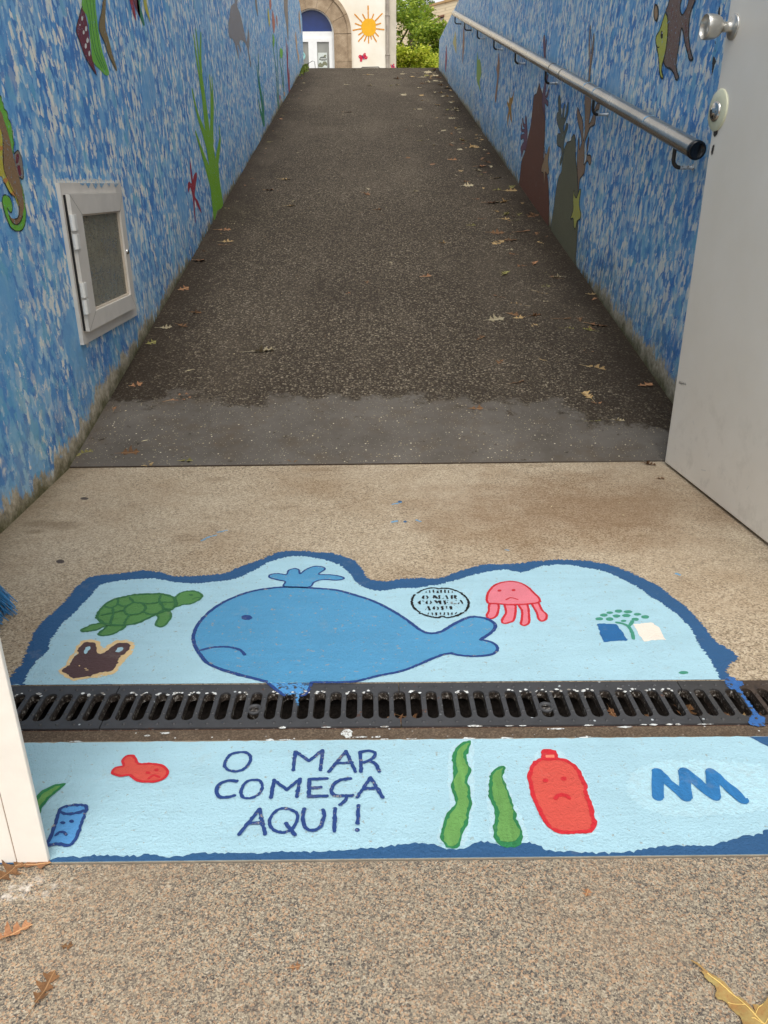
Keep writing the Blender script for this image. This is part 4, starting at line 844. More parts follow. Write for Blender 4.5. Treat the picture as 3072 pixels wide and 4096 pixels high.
W_ROCK = paint('wall_rock_brown', S(116,74,58), 0); W_STONE = paint('wall_rock_grey', S(116,112,88), 0); W_CORP = wp('coral_purple', S(120,84,100)); W_CORG = wp('coral_grey', S(106,106,90)); W_CORT = wp('coral_tan', S(156,124,98)); W_STAR = wp('star_tan', S(168,136,102)); W_STY = wp('star_yellow', S(188,182,92)); W_STO = wp('star_orange', S(176,128,50)); W_FSH = wp('fish_brown', S(126,104,94)); W_FSY = wp('fish_yellow', S(190,190,86)); W_RD2 = wp('dash_red', S(130,50,54)); W_PNK = wp('far_red', S(150,60,74)); W_LIM = wp('far_lime', S(150,176,90)); W_FT = wp('far_tan', S(170,128,100)); W_YT = wp('far_yellow', S(190,180,120))
A1, A2, A3 = .0022, .0030, .0036
o = blob(LW,'A',[(545,38),(522,110),(503,200),(525,270),(560,370),(605,450),(640,498),(622,430),(602,350),(592,260),(580,170),(562,90)],A1,W_MAR,'painted_fish',wl,label='striped fish tail in maroon, green and olive high on the left wall')
blob(LW,'A',[(540,38),(560,-60),(620,-60),(634,60),(641,120),(655,230),(680,350),(710,440),(722,490),(700,499),(660,460),(615,408),(601,300),(591,200),(575,110)],A1+.0003,W_GRN,'green_stripe',o)
strokes(LW,'A',[[(590,-40),(605,100),(615,200),(640,340),(690,460)],[(572,10),(592,120),(605,240),(628,350),(672,450)],[(610,-40),(625,100),(640,230),(662,350),(700,460)]],.006,A2,W_DG,'green_line',o)
blob(LW,'A',[(690,-60),(672,70),(655,150),(660,210),(690,280),(720,370),(770,470),(773,450),(742,350),(717,250),(699,190),(697,120),(700,30),(702,-60)],A1,W_OLV,'olive_fin',o)
ovals(LW,'A',[(542,122,6,16),(568,190,7,18),(552,215,6,14),(578,268,8,18),(566,305,7,18),(590,355,6,18),(527,165,5,6)],A2,W_WHT,'heart_spot',o)
strokes(LW,'A',[[(545,38),(522,110),(503,200),(525,270),(560,370),(605,450),(640,498)],[(690,-60),(672,70),(655,150),(660,210),(690,280),(720,370),(770,470)]],.003,A3,W_LIN,'outline',o)
o = blob(LW,'A',[(850,-60),(868,40),(888,110),(900,136),(897,80),(884,20),(870,-60)],A1,W_RED,'painted_fish',wl,label='second fish tail in red and green at the top edge of the left wall')
blob(LW,'A',[(872,-60),(890,30),(915,90),(928,115),(926,70),(905,-60)],A1,W_MAR,'red_stripe',o); blob(LW,'A',[(905,-60),(910,60),(930,120),(950,168),(958,160),(945,100),(930,40),(925,-60)],A1,W_SW2,'green_stripe',o); blob(LW,'A',[(945,-60),(955,40),(980,110),(997,150),(987,90),(972,20),(966,-60)],A1,W_YEL,'yellow_fin',o)
# seahorse
body = [(-60,250),(-20,280),(20,350),(50,450),(90,580),(130,700),(160,860),(185,960),(220,1100),(250,1200),(270,1290),(298,1400),(315,1520),(320,1640),(300,1750),(265,1830),(220,1870),(170,1850),(130,1790),(112,1725),(140,1765),(190,1790),(230,1775),(252,1700),(248,1600),(225,1530),(190,1450),(130,1340),(100,1250),(60,1170),(38,1080),(35,950),(32,850),(30,700),(15,600),(-60,560)]
o = blob(LW,'P4',body,A1,W_BRN,'painted_seahorse',wl,label='brown and green seahorse at the left edge of the wall')
blob(LW,'P4',[(-60,40),(10,130),(15,180),(35,220),(50,290),(78,320),(97,370),(100,420),(132,470),(152,550),(166,620),(165,680),(184,750),(175,820),(182,900),(160,860),(140,760),(120,680),(90,580),(60,470),(40,420),(20,350),(-20,280),(-60,240)],A1+.0002,W_GRN,'back_fin',o)
tail = [(270,1290),(300,1380),(320,1480),(330,1580),(345,1680),(345,1750),(340,1820),(320,1890),(290,1940),(240,1955),(180,1940),(130,1890),(100,1820),(70,1750),(50,1680),(30,1600),(20,1530),(40,1465),(90,1470),(130,1510),(155,1580),(160,1650),(143,1702),(112,1680),(88,1640),(96,1665),(110,1720),(130,1780),(170,1848),(220,1870),(265,1830),(300,1750),(320,1640),(315,1520),(295,1400)]
blob(LW,'P4',tail,A1+.0003,W_GRN,'curled_tail',o)
blob(LW,'P4',[(-60,570),(10,600),(25,700),(25,850),(30,1000),(42,1090),(70,1180),(110,1260),(150,1350),(200,1450),(240,1560),(248,1620),(222,1560),(190,1490),(130,1440),(80,1350),(50,1290),(20,1220),(-60,1120)],A2,W_YEL,'belly',o)
bits(LW,'P4',[[(-40,800),(28,795),(26,850),(-40,870)],[(30,1265),(95,1205),(112,1255),(60,1320)],[(140,1440),(178,1400),(205,1465),(185,1490)]],A3,W_ORG,'belly_band',o)
blob(LW,'P4',[(187,930),(202,880),(235,855),(265,900),(287,960),(302,1070),(313,1200),(300,1247),(262,1230),(240,1200),(225,1120)],A1+.0005,W_GB,'side_fin',o)
bits(LW,'P4',[[(215,910),(245,900),(255,960),(235,1035),(208,1030)],[(222,1062),(265,1060),(277,1130),(287,1190),(265,1215),(242,1160)]],A2,W_MAR,'fin_patch',o)
strokes(LW,'P4',[[(-40,90),(10,130),(15,180),(35,220),(50,290),(78,320),(97,370),(100,420),(132,470),(152,550),(166,620),(165,680),(184,750),(175,820),(182,900),(202,880),(235,855),(265,900),(287,960),(302,1070),(313,1200),(300,1247),(262,1230),(272,1290),(300,1380),(320,1480),(330,1580),(345,1680),(345,1750),(340,1820),(320,1890),(290,1940),(240,1955),(180,1940),(130,1890),(100,1820),(70,1750),(50,1680),(30,1600),(20,1530),(40,1465),(90,1470),(130,1510),(155,1580),(160,1650),(143,1702),(112,1680),(88,1640)],[(15,600),(30,700),(32,850),(35,950),(38,1080),(60,1170),(100,1250),(130,1340),(190,1450),(225,1530),(248,1600),(252,1700),(230,1775),(190,1790)],[(50,1290),(80,1350),(130,1440),(190,1490)],[(112,1725),(130,1790),(170,1850),(220,1870),(265,1830),(300,1750)]],.0026,A3+.0006,W_LIN,'outline',o,jit=.3)
# seaweed, starfish, dolphin
o = blob(LW,'A',[(1422,1460),(1405,1350),(1395,1250),(1375,1150),(1385,1090),(1383,960),(1412,960),(1430,1060),(1447,1080),(1457,1200),(1478,1360),(1440,1400)],A1,W_SW,'painted_seaweed',wl,label='bright green seaweed rising from the ramp edge on the left wall')
strokes(LW,'A',[[(1275,600),(1310,760),(1375,960),(1400,1120)],[(1285,240),(1308,420),(1342,620),(1368,850),(1398,1050)],[(1298,200),(1325,420),(1362,700),(1392,980)],[(1332,225),(1330,400),(1350,650),(1385,980)],[(1405,520),(1412,700),(1400,900),(1408,1050)],[(1390,505),(1400,620),(1405,900)],[(1453,840),(1460,920),(1442,1050),(1430,1180)],[(1297,880),(1330,980),(1378,1130),(1405,1220)]],.105,A1+.0003,W_SW,'frond',o,taper=(.22,1.0),jit=.06,dz=.0001)
blob(LW,'A',[(1258,1065),(1268,1110),(1278,1190),(1285,1165),(1300,1143),(1306,1165),(1298,1230),(1292,1300),(1315,1340),(1336,1412),(1310,1370),(1290,1330),(1296,1480),(1285,1400),(1278,1310),(1262,1245),(1249,1278),(1245,1225),(1255,1205),(1270,1215),(1262,1130)],A1,W_RED,'painted_starfish',wl,label='dark red starfish on the left wall')
blob(LW,'Q1',[(172,-40),(168,50),(110,100),(85,200),(75,300),(56,420),(60,560),(80,660),(130,690),(165,760),(195,860),(220,980),(235,1040),(238,960),(217,830),(225,790),(250,860),(275,930),(285,900),(270,830),(255,745),(290,707),(350,760),(390,850),(410,960),(430,1090),(450,1195),(460,1140),(442,1030),(422,900),(430,800),(427,600),(410,510),(397,600),(385,720),(370,715),(340,560),(310,430),(280,300),(250,200),(217,110),(218,-40)],A1,W_GRY,'painted_dolphin',wl,jit=.003,label='grey dolphin swimming down the left wall')
strokes(LW,'Q1',[[(585,970),(590,1150),(600,1400),(650,1750),(680,2130)],[(560,1180),(590,1450),(630,1700),(660,1950),(685,2150)],[(670,1650),(682,1900),(688,2150)],[(590,1780),(620,1950),(680,2150)]],.12,.003,W_SW2,'painted_seaweed',wl,taper=(.25,.7),jit=.1,label='dark green seaweed farther along the left wall')
strokes(LW,'Q1',[[(1078,700),(1095,1000),(1110,1300),(1135,1640)],[(1110,830),(1107,1100),(1125,1450),(1137,1640)],[(1132,1250),(1140,1620)]],.20,.004,W_PNK,'painted_seaweed',wl,taper=(.3,.8),jit=.1,label='red seaweed near the far end of the left wall')
for nm, mt, L in (('painted_fish',W_STAR,[(1315,180),(1300,260),(1310,400),(1330,580),(1336,480),(1324,330)]),('painted_fish',W_TAN,[(1245,560),(1243,700),(1260,860),(1283,1000),(1298,1130),(1308,1000),(1278,860),(1266,680)]),('painted_fish',W_SAL,[(842,180),(830,300),(838,450),(865,590),(882,400),(858,260)]),('painted_fish',W_YEL,[(760,140),(752,260),(780,470),(792,400),(776,240)]),('painted_fish',W_SAL,[(788,-40),(780,80),(805,180),(817,100),(806,-40)]),('painted_fish',W_SAL,[(905,260),(903,340),(925,470),(922,330)]),
  ('painted_squid',W_GB,[(1045,-40),(1043,150),(1070,350),(1095,560),(1115,740),(1118,400),(1107,150),(1104,-40)]),('painted_weed',W_GRN,[(975,850),(967,950),(990,1035),(1017,980),(1017,890)]),('painted_weed',W_GRN,[(838,600),(855,840),(875,700)]),('painted_clownfish',W_WHT,[(965,1480),(958,1560),(976,1585),(990,1540)]),('painted_clownfish',W_SAL,[(958,1680),(965,1785),(982,1715)]),('painted_clownfish',W_TAN,[(1038,1620),(1038,1680),(1055,1705),(1057,1640)]),('painted_ray',W_GB,[(525,-40),(540,130),(580,290),(567,100),(548,-40)])):
    blob(LW,'Q1',L,.0045,mt,nm,wl,step=.02,jit=.004)
strokes(LW,'Q1',[[(840,760),(900,1250),(930,1850)],[(905,700),(930,1200),(945,1900)],[(1010,1000),(1030,1400),(1045,1780)],[(960,1000),(1000,1300),(1020,1500)]],.07,.004,W_SW2,'painted_seaweed',wl,taper=(.4,.8),jit=.2)
# right wall
fb = [(522,-60),(480,60),(455,130),(475,190),(480,330),(470,460),(440,640),(430,680),(460,740),(510,765),(545,812),(570,880),(600,855),(580,790),(570,690),(590,570),(610,420),(628,315),(650,360),(670,480),(700,590),(720,662),(757,655),(740,600),(720,500),(710,380),(715,240),(735,120),(770,30),(800,-60),(735,-60),(690,80),(660,140),(640,162),(620,140),(614,70),(630,-60)]
o = blob(RW,'E',fb,A1,W_FSH,'painted_fish',wr,label='brown fish with yellow face and red dashes on the right wall')
fy = [(455,135),(425,220),(390,330),(355,390),(345,440),(355,520),(370,590),(380,680),(385,780),(395,840),(415,868),(427,850),(410,780),(415,720),(430,660),(455,560),(472,430),(480,300),(475,190)]
blob(RW,'E',fy,A2,W_FSY,'face',o)
strokes(RW,'E',[fb,fy],0.0056,A3,W_LIN,'outline',o,closed=True,jit=.25); ovals(RW,'E',[(412,385,14,46)],A3,W_LIN,'eye',o); ovals(RW,'E',[(418,365,4,12)],A3+.0006,W_WHT,'eye_glint',o); strokes(RW,'E',[[(358,500),(368,527),(385,518)]],0.0031,A3+.0006,W_LIN,'mouth',o)
ds = []
for i in range(60):
    x = random.uniform(485,600); y = random.uniform(40,760)
    if x > 600-max(0,(y-300))*.08: continue
    x -= max(0, y-520)*.13; ds.append([(x,y),(x-1,y+random.uniform(20,34))])
for i in range(16): y = random.uniform(60,560); ds.append([(660+abs(y-250)*.12+random.uniform(0,35),y),(662+abs(y-250)*.12,y+26)])
strokes(RW,'E',ds,.0016,A3-.0004,W_RD2,'dash',o,dz=0)['kind'] = 'stuff'
o = ovals(RW,'E',[(347,142,29,105)],A1,W_LIN,'painted_bubble',wr); ovals(RW,'E',[(347,142,18,76)],A2,W_STAR,'bubble_fill',o)
rock = [(440,88),(420,150),(405,205),(375,240),(360,400),(340,560),(310,700),(285,830),(240,960),(225,1100),(213,1200),(222,1238),(245,1262),(300,1380),(340,1400),(400,1480),(440,1530),(462,1590),(500,1640),(535,1700),(545,1500),(540,1250),(525,1110),(500,1000),(485,900),(497,700),(500,450),(480,360),(470,210),(452,150)]
o = blob(RW,'P6',rock,A1,W_ROCK,'painted_rock',wr,jit=.002,label='tall red-brown rock on the right wall'); strokes(RW,'P6',[rock[:11],rock[19:]],0.0047,A2,W_LIN,'outline',o)
st = [(493,795),(512,880),(545,795),(551,820),(535,950),(544,1070),(525,1100),(505,1076),(490,1215),(485,1090),(461,1070),(466,1010),(485,950),(496,880)]
o = blob(RW,'P6',st,A2+.0003,W_STAR,'painted_starfish',wr,label='tan starfish at the edge of the red-brown rock'); strokes(RW,'P6',[st],0.0043,A3,W_LIN,'outline',o,closed=True)
cp = [(287,450),(296,470),(301,560),(306,650),(300,750),(285,830),(265,830),(241,905),(237,860),(230,810),(250,760),(265,740),(262,700),(236,715),(229,680),(240,660),(268,655),(270,630),(240,620),(234,560),(241,540),(250,600),(273,598),(273,582),(255,560),(247,490),(256,480),(266,530),(283,543),(280,490)]
o = blob(RW,'P6',cp,A1,W_CORP,'painted_coral',wr,label='small purple coral left of the red-brown rock'); strokes(RW,'P6',[cp],0.0037,A2,W_LIN,'outline',o,closed=True)
cq = [(1210,388),(1199,440),(1205,600),(1220,700),(1215,900),(1190,1050),(1190,1180),(1215,1270),(1220,1200),(1215,1140),(1235,1160),(1253,1172),(1252,1120),(1230,1090),(1250,1060),(1266,960),(1242,1030),(1224,1060),(1232,940),(1256,830),(1242,826),(1236,760),(1226,600),(1237,440),(1226,480),(1218,560),(1221,430)]
o = blob(RW,'P5',cq,A2,W_CORP,'painted_coral',wr,label='tall purple coral behind the handrail bracket'); strokes(RW,'P5',[cq],0.0040,A3,W_LIN,'outline',o,closed=True)
gr = [(820,655),(797,690),(785,730),(745,745),(735,770),(720,800),(712,840),(700,900),(690,980),(680,1070),(650,1140),(620,1290),(600,1450),(577,1600),(566,1700),(570,1775),(600,1810),(640,1852),(720,1945),(780,2045),(826,2096),(845,1950),(860,1700),(865,1550),(865,1200),(855,1050),(840,930),(838,750),(832,680)]
o = blob(RW,'P6',gr,A1,W_STONE,'painted_rock',wr,jit=.0018,label='grey-green rock on the right wall, shorter than the brown one'); strokes(RW,'P6',[gr[:16],gr[20:]+gr[:1]],0.0053,A2,W_LIN,'outline',o)
cg = [(658,222),(645,270),(648,400),(636,420),(627,480),(645,560),(665,610),(669,648),(640,655),(631,720),(640,780),(675,805),(684,880),(668,940),(665,1000),(685,960),(697,880),(712,840),(707,780),(722,680),(747,600),(753,545),(735,540),(720,600),(707,630),(707,560),(732,490),(756,400),(757,300),(744,340),(733,420),(713,480),(710,420),(722,330),(711,328),(695,400),(690,480),(677,400),(673,280)]
o = blob(RW,'P6',cg,A1-.0004,W_CORG,'painted_coral',wr,label='grey-green coral above the grey-green rock'); strokes(RW,'P6',[cg],0.0043,A2-.0004,W_LIN,'outline',o,closed=True)
ct = [(945,200),(1005,230),(1005,390),(987,535),(1020,485),(1050,380),(1085,310),(1105,332),(1093,380),(1062,400),(1058,490),(1045,550),(1000,580),(965,670),(937,760),(935,900),(930,990),(960,930),(965,800),(982,695),(987,710),(975,800),(968,880),(1003,890),(1011,950),(995,992),(970,950),(945,1000),(935,1080),(910,1120),(885,1160),(870,1290),(861,1200),(858,1050),(855,960),(862,820),(866,740),(878,690),(882,820),(895,790),(907,740),(895,640),(870,540),(854,440),(862,362),(885,420),(915,500),(922,600),(925,728),(940,640),(943,500)]
o = blob(RW,'P6',ct,A1+.0002,W_CORT,'painted_coral',wr,label='tan branching coral passing behind the handrail'); strokes(RW,'P6',[ct],0.0053,A2+.0003,W_LIN,'outline',o,closed=True)
o2 = strokes(RW,'D',[[(800,125),(797,210),(800,300),(793,400),(790,470)],[(818,168),(811,240),(802,310)]],.032,A1,W_CORT,'upper_branch',o,taper=(.3,1.0),jit=.1); strokes(RW,'D',[[(793,400),(794,290),(793,200),(800,122),(806,200),(806,260),(817,166),(819,200),(812,270),(803,330),(799,400)]],0.0047,A2,W_LIN,'upper_outline',o,jit=.25)
sy = [(822,1278),(830,1330),(848,1357),(870,1310),(889,1262),(896,1290),(881,1400),(886,1480),(898,1530),(890,1590),(862,1610),(850,1640),(835,1703),(821,1670),(815,1590),(784,1590),(800,1540),(815,1480),(812,1380)]
o = blob(RW,'P6',sy,A3,W_STY,'painted_starfish',wr,label='yellow starfish on the grey-green rock'); strokes(RW,'P6',[sy],0.0056,A3+.0008,W_LIN,'outline',o,closed=True,jit=.25)
blob(RW,'P5',[(835,910),(830,1060),(845,1082),(860,1060),(878,998),(862,1110),(845,1180),(850,1300),(851,1357),(835,1320),(825,1260),(811,1350),(804,1402),(801,1300),(815,1210),(799,1150),(804,1118),(820,1130)],A1,W_STO,'painted_starfish',wr,label='orange starfish low on the right wall')
for nm, mt, L in (('painted_fish',W_FT,[(705,588),(718,700),(712,800),(700,920),(690,1020),(673,1133),(664,1080),(680,950),(690,830),(680,760),(695,700)]),('painted_fish',W_LIM,[(470,578),(480,660),(500,658),(515,800),(495,900),(505,1003),(490,970),(463,860)]),('painted_starfish',W_YT,[(225,348),(236,440),(237,592),(215,520),(199,470),(215,400)]),('painted_fish',W_FT,[(320,290),(328,450),(317,600),(305,705),(308,450)]),('painted_weed',W_PNK,[(125,500),(133,640),(120,800),(114,700)])):
    blob(RW,'P5',L,.004,mt,nm,wr,step=.015,jit=.003)
# ================================================================== BUILDINGS BEYOND THE CREST
q = NT('cream_render'); p = q.pos(); b = q.noise(p, 1.3, 4, .6); g = q.noise(p, 60, 3, .6)
c = q.mix(q.step(b,.35,.68), S(236,226,206), S(246,240,226)); c = q.mix(q.math('MULTIPLY', q.step(g,.55,.8), .2), c, S(206,196,176))
M_fac = q.done(c, .85, q.bump(g, .3, .004))
q = NT('old_granite_surround'); p = q.pos(); b = q.noise(p, 4, 5, .65); g = q.noise(p, 70, 3, .7)
c = q.ramp(q.math('ADD', q.math('MULTIPLY', b, .6), q.math('MULTIPLY', g, .4)), [(.3,S(112,94,74)),(.5,S(160,138,112)),(.7,S(196,176,150))])
M_stone = q.done(c, .85, q.bump(g, .5, .006))
M_upvc = simple('white_door_frame', S(244,244,242,.95), .4, .03, 10)
M_bluep = simple('blue_panel', S(24,50,112), .3, .1, 6)
q = NT('door_glass_reflecting'); z = q.sep(q.pos())[2]
q.done(q.ramp(q.noise(q.pos(), 1.2, 3), [(.3,S(112,112,106)),(.7,S(150,150,142))]), .08, None, spec=.6); M_dgl = q.m
CXA, CZ0, ROP = -1.47, 4.69, .60
fb_ = thing('school_building', (-3, YF, ZC), 'cream building with a stone-arched white door and a painted yellow sun', 'building')
def F3(off): return lambda p, h: Vector((p[0], YF - off - h, p[1]))
arch_open = [(CXA-ROP, ZC+.0), (CXA-ROP, CZ0)] + arcloop(CXA, CZ0, ROP, 180, 0, 24)[1:] + [(CXA+ROP, ZC+.0)]
mb = MB(); mb.extrude([[(-11,ZC-.1),(.56,ZC-.1),(.56,9.5),(-11,9.5)], [(x, z + (.02 if z < ZC+.01 else 0)) for x, z in arch_open]], F3(0), .4); mb.box((-11, YF+.4, ZC-.1), (.86, YF+9, 9.5)); mb.build('wall', M_fac, fb_)
M_fac2 = simple('weathered_render', S(206,196,178), .85, .12, 3)
mb = MB(); mb.box((.56, YF+.05, ZC-.1), (.86, YF+.4, 9.5)); mb.build('corner_pier', M_fac2, fb_)
R1, R2 = .985, 1.085
def sector(r0, r1, a0, a1, n=6): return arcloop(CXA, CZ0, r0, a0, a1, n) + list(reversed(arcloop(CXA, CZ0, r1, a0, a1, n)))
for rr0, rr1, off, nm in ((ROP, R1, .05, 'arch_stone'), (R1+.003, R2, .085, 'arch_moulding')):
    k = 7
    for i in range(k):
        mb = MB(); mb.extrude([sector(rr0, rr1, 180*i/k + .25, 180*(i+1)/k - .25)], F3(off), off+.12); mb.build(nm, M_stone, fb_)
    for sx in (-1, 1):
        z0 = ZC
        for h in (.35, .62, .62, .676):
            a, b = sorted((CXA+sx*rr0, CXA+sx*rr1))
            mb = MB(); mb.extrude([[(a,z0+.004),(b,z0+.004),(b,z0+h-.004),(a,z0+h-.004)]], F3(off), off+.12); mb.build('jamb_stone' if nm == 'arch_stone' else 'jamb_moulding', M_stone, fb_); z0 += h
ent = mb = MB(); mb.extrude([[(CXA-ROP+.002,ZC)] + [(CXA+(x-CXA)*.997, z) for x, z in arch_open[1:-1]] + [(CXA+ROP-.002,ZC)], [(CXA-.55,4.76)] + arcloop(CXA, CZ0+.03, .555, 172.7, 7.3, 24) + [(CXA+.55,4.76)], [(CXA-.545,ZC+.08),(CXA-.03,ZC+.08),(CXA-.03,4.60),(CXA-.545,4.60)], [(CXA+.03,ZC+.08),(CXA+.545,ZC+.08),(CXA+.545,4.60),(CXA+.03,4.60)]], F3(-.06), .07)
dfr = mb.build('entrance_door', M_upvc, fb_)
mb = MB(); mb.add([(CXA-.57, YF+.115, 4.70),(CXA+.57, YF+.115, 4.70),(CXA+.57, YF+.115, 5.32),(CXA-.57, YF+.115, 5.32)],[(0,1,2,3)]); mb.build('fanlight', M_bluep, dfr)
for sx in (-1, 1):
    a, b = sorted((CXA+sx*.03, CXA+sx*.545))
    mb = MB(); mb.extrude([[(a,ZC+.08),(b,ZC+.08),(b,4.60),(a,4.60)],[(a+.09,ZC+.3),(b-.09,ZC+.3),(b-.09,4.51),(a+.09,4.51)]], F3(-.04), .06); mb.build('door_leaf', M_upvc, dfr)
    mb = MB(); mb.add([(a+.08, YF+.075, ZC+.25),(b-.08, YF+.075, ZC+.25),(b-.08, YF+.075, 4.53),(a+.08, YF+.075, 4.53)],[(0,1,2,3)]); mb.build('pane', M_dgl, dfr)
# poster: a grey pen drawing of a house with trees
ps = thing('poster', (-1.2, YF+.07, 4.07), 'white sheet with a grey drawing of a house, stuck on the door pane', 'poster')
PP = Plane((0,YF+.070,0),(1,0,0),(0,0,1))
def rectb(name, mat, x0, x1, z0, z1, off, parent, plane=None):
    pl = plane or PP; mb = MB(); mb.add([pl.P((x0,z0),off),pl.P((x1,z0),off),pl.P((x1,z1),off),pl.P((x0,z1),off)],[(0,1,2,3)]); return mb.build(name, mat, parent, recalc=False)
mb = MB(); mb.box((-1.33,YF+.067,3.88),(-1.08,YF+.0695,4.25)); mb.build('sheet', simple('poster_paper', S(206,212,206), .6, .1, 20), ps)
M_ink = simple('grey_ink', S(96,100,92), .7, .3, 30); M_ink2 = simple('olive_ink', S(120,122,96), .7, .3, 30); M_ink3 = simple('pale_ink', S(226,228,222), .7, .1, 30)
PQ = Plane((0,YF+.067,0),(1,0,0),(0,0,1))
o = blob(PQ,None,[(-1.29,4.07),(-1.27,4.14),(-1.20,4.155),(-1.12,4.15),(-1.10,4.12),(-1.11,4.06)],.001,M_ink,'drawn_house',ps,step=.02,jit=.003,raw=True)
for i in range(5): rectb('drawn_window', M_ink3, -1.26+i*.03, -1.243+i*.03, 4.085, 4.12, .002, o, PQ)
blob(PQ,None,[(-1.17,4.15),(-1.16,4.19),(-1.12,4.20),(-1.10,4.16)],.0011,M_ink2,'drawn_tree',ps,step=.02,jit=.005,raw=True)
blob(PQ,None,[(-1.32,3.90),(-1.32,3.97),(-1.28,4.01),(-1.22,3.98),(-1.19,4.03),(-1.13,4.04),(-1.09,4.0),(-1.09,3.93),(-1.15,3.95),(-1.21,3.90)],.0011,M_ink2,'drawn_garden',ps,step=.02,jit=.005,raw=True)
ds_ = thing('sticker', (-1.76, YF+.07, 4.2), 'pale turquoise round sticker on the left door pane', 'sticker')
mb = MB(); mb.lathe((-1.795,YF+.074,4.17),(0,-1,0),[(0,.11),(.003,.11),(.003,.085),(.0025,.085),(.0025,0)],28); mb.build('disc', simple('turquoise_print', S(150,206,206), .5, .2, 20), ds_)
# sun and butterflies painted on the render
W_SUN = paint('sun_yellow', S(240,178,36)); W_RAY = paint('sun_orange', S(220,150,50)); W_BF = paint('butterfly_red', S(200,34,66)); W_BFP = paint('butterfly_pink', S(232,110,120)); W_BFB = paint('butterfly_body', S(90,50,110))
o = blob(FAC,'Q5',[(1120,370),(1180,315),(1235,305),(1300,325),(1335,375),(1342,440),(1335,520),(1300,580),(1235,602),(1170,590),(1125,540),(1102,470),(1100,420)],.006,W_SUN,'painted_sun',fb_,step=.03,jit=.004,label='yellow sun with orange rays painted on the facade')
strokes(FAC,'Q5',[[(1212,100),(1216,300)],[(992,240),(1115,370)],[(1120,236),(1168,320)],[(1302,240),(1276,310)],[(1444,228),(1330,348)],[(1000,390),(1095,426)],[(1420,388),(1342,412)],[(965,502),(1096,478)],[(1475,492),(1344,476)],[(1058,576),(1112,538)],[(1056,682),(1142,580)],[(1150,684),(1186,600)],[(1221,712),(1221,604)],[(1270,648),(1258,600)],[(1352,694),(1292,588)],[(1384,602),(1330,542)]],.034,.005,W_RAY,'sun_ray',o,dz=0,jit=.12,curve=False)
for L1, L2, L3, B, lab in (([(1118,930),(1085,912),(1058,918),(1050,940),(1062,962),(1080,985),(1075,1010),(1088,1027),(1112,1018),(1124,985),(1126,955)],[(1126,940),(1130,905),(1150,880),(1170,880),(1176,905),(1180,928),(1205,940),(1204,965),(1180,984),(1150,975),(1134,960)],[(1072,940),(1095,1000),(1160,905),(1178,955)],[(1115,920),(1145,985)],'red butterfly painted below the sun'),
  ([(1612,1085),(1590,1068),(1582,1078),(1592,1100),(1598,1130),(1620,1140),(1625,1110)],[(1624,1080),(1634,1055),(1646,1058),(1648,1090),(1660,1110),(1658,1140),(1632,1125)],[(1600,1090),(1610,1118),(1638,1085),(1646,1118)],[(1620,1080),(1632,1140)],'pale red butterfly painted at the building corner')):
    pl = FAC if L1[0][0] < 1400 else Plane((0,YF+.05,0),(1,0,0),(0,0,1))
    o = blob(pl,'Q5',L1,.006,W_BF,'painted_butterfly',fb_,step=.02,jit=.003,label=lab); blob(pl,'Q5',L2,.006,W_BF,'wing',o,step=.02,jit=.003)
    ovals(pl,'Q5',[(x,y,9,9) for x,y in L3],.009,W_BFP,'wing_spot',o); strokes(pl,'Q5',[B],.022,.011,W_BFB,'body',o)
# downpipe in the corner and a thin cable by the door
dp_ = thing('downpipe', (.62, YF+.0, ZC), 'weathered grey downpipe beside the painted sun', 'downpipe')
M_pipe = simple('weathered_pipe', S(160,150,138), .7, .3, 5)
mb = MB(); mb.tube([(.615,YF-.02,ZC),(.615,YF-.02,9.4)], .05, 14); mb.build('pipe', M_pipe, dp_)
for zz in (4.18, 5.12, 6.2, 7.4):
    mb = MB(); mb.lathe((.615,YF-.02,zz),(0,0,1),[(-.012,.05),(-.012,.058),(.012,.058),(.012,.05)],16); mb.box((.55,YF-.03,zz-.008),(.68,YF+.05,zz+.008)); mb.build('pipe_clip', M_pipe, dp_)
M_cable = simple('black_cable', S(44,42,40), .6, .2, 10)
mb = MB(); c1 = FAC.at('Q5',225,1082); c2 = FAC.at('Q5',335,1045)
mb.tube([(c1.x-.08,YF-.25,c1.y-.2),(c1.x,YF-.25,c1.y),(c1.x+.12,YF-.25,c1.y+.07),(c2.x,YF-.25,c2.y),(c2.x+.05,YF-.25,c2.y-.6),(c2.x+.05,YF-.25,ZC)], .007, 8); mb.tube([(c1.x-.08,YF-.25,c1.y-.2),(c1.x-.08,YF-.25,ZC)],.007,8)
tag(mb.build('cable_hoop', M_cable), 'thin dark wire hoop in front of the white door', 'wire')
h1 = Plane((0,YF-2,0),(1,0,0),(0,0,1)).at('Q5',1090,1117); h2 = Plane((0,YF-2,0),(1,0,0),(0,0,1)).at('Q5',1410,1112)
mb = MB(); mb.tube([(h1.x,YF-2,ZC),(h1.x,YF-2,h1.y-.03),(h1.x+.04,YF-2,h1.y),(h2.x-.04,YF-2,h2.y),(h2.x,YF-2,h2.y-.03),(h2.x,YF-2,ZC)], .011, 8)
tag(mb.build('bicycle_hoop', M_cable), 'low dark metal hoop in front of the facade under the butterfly', 'hoop')

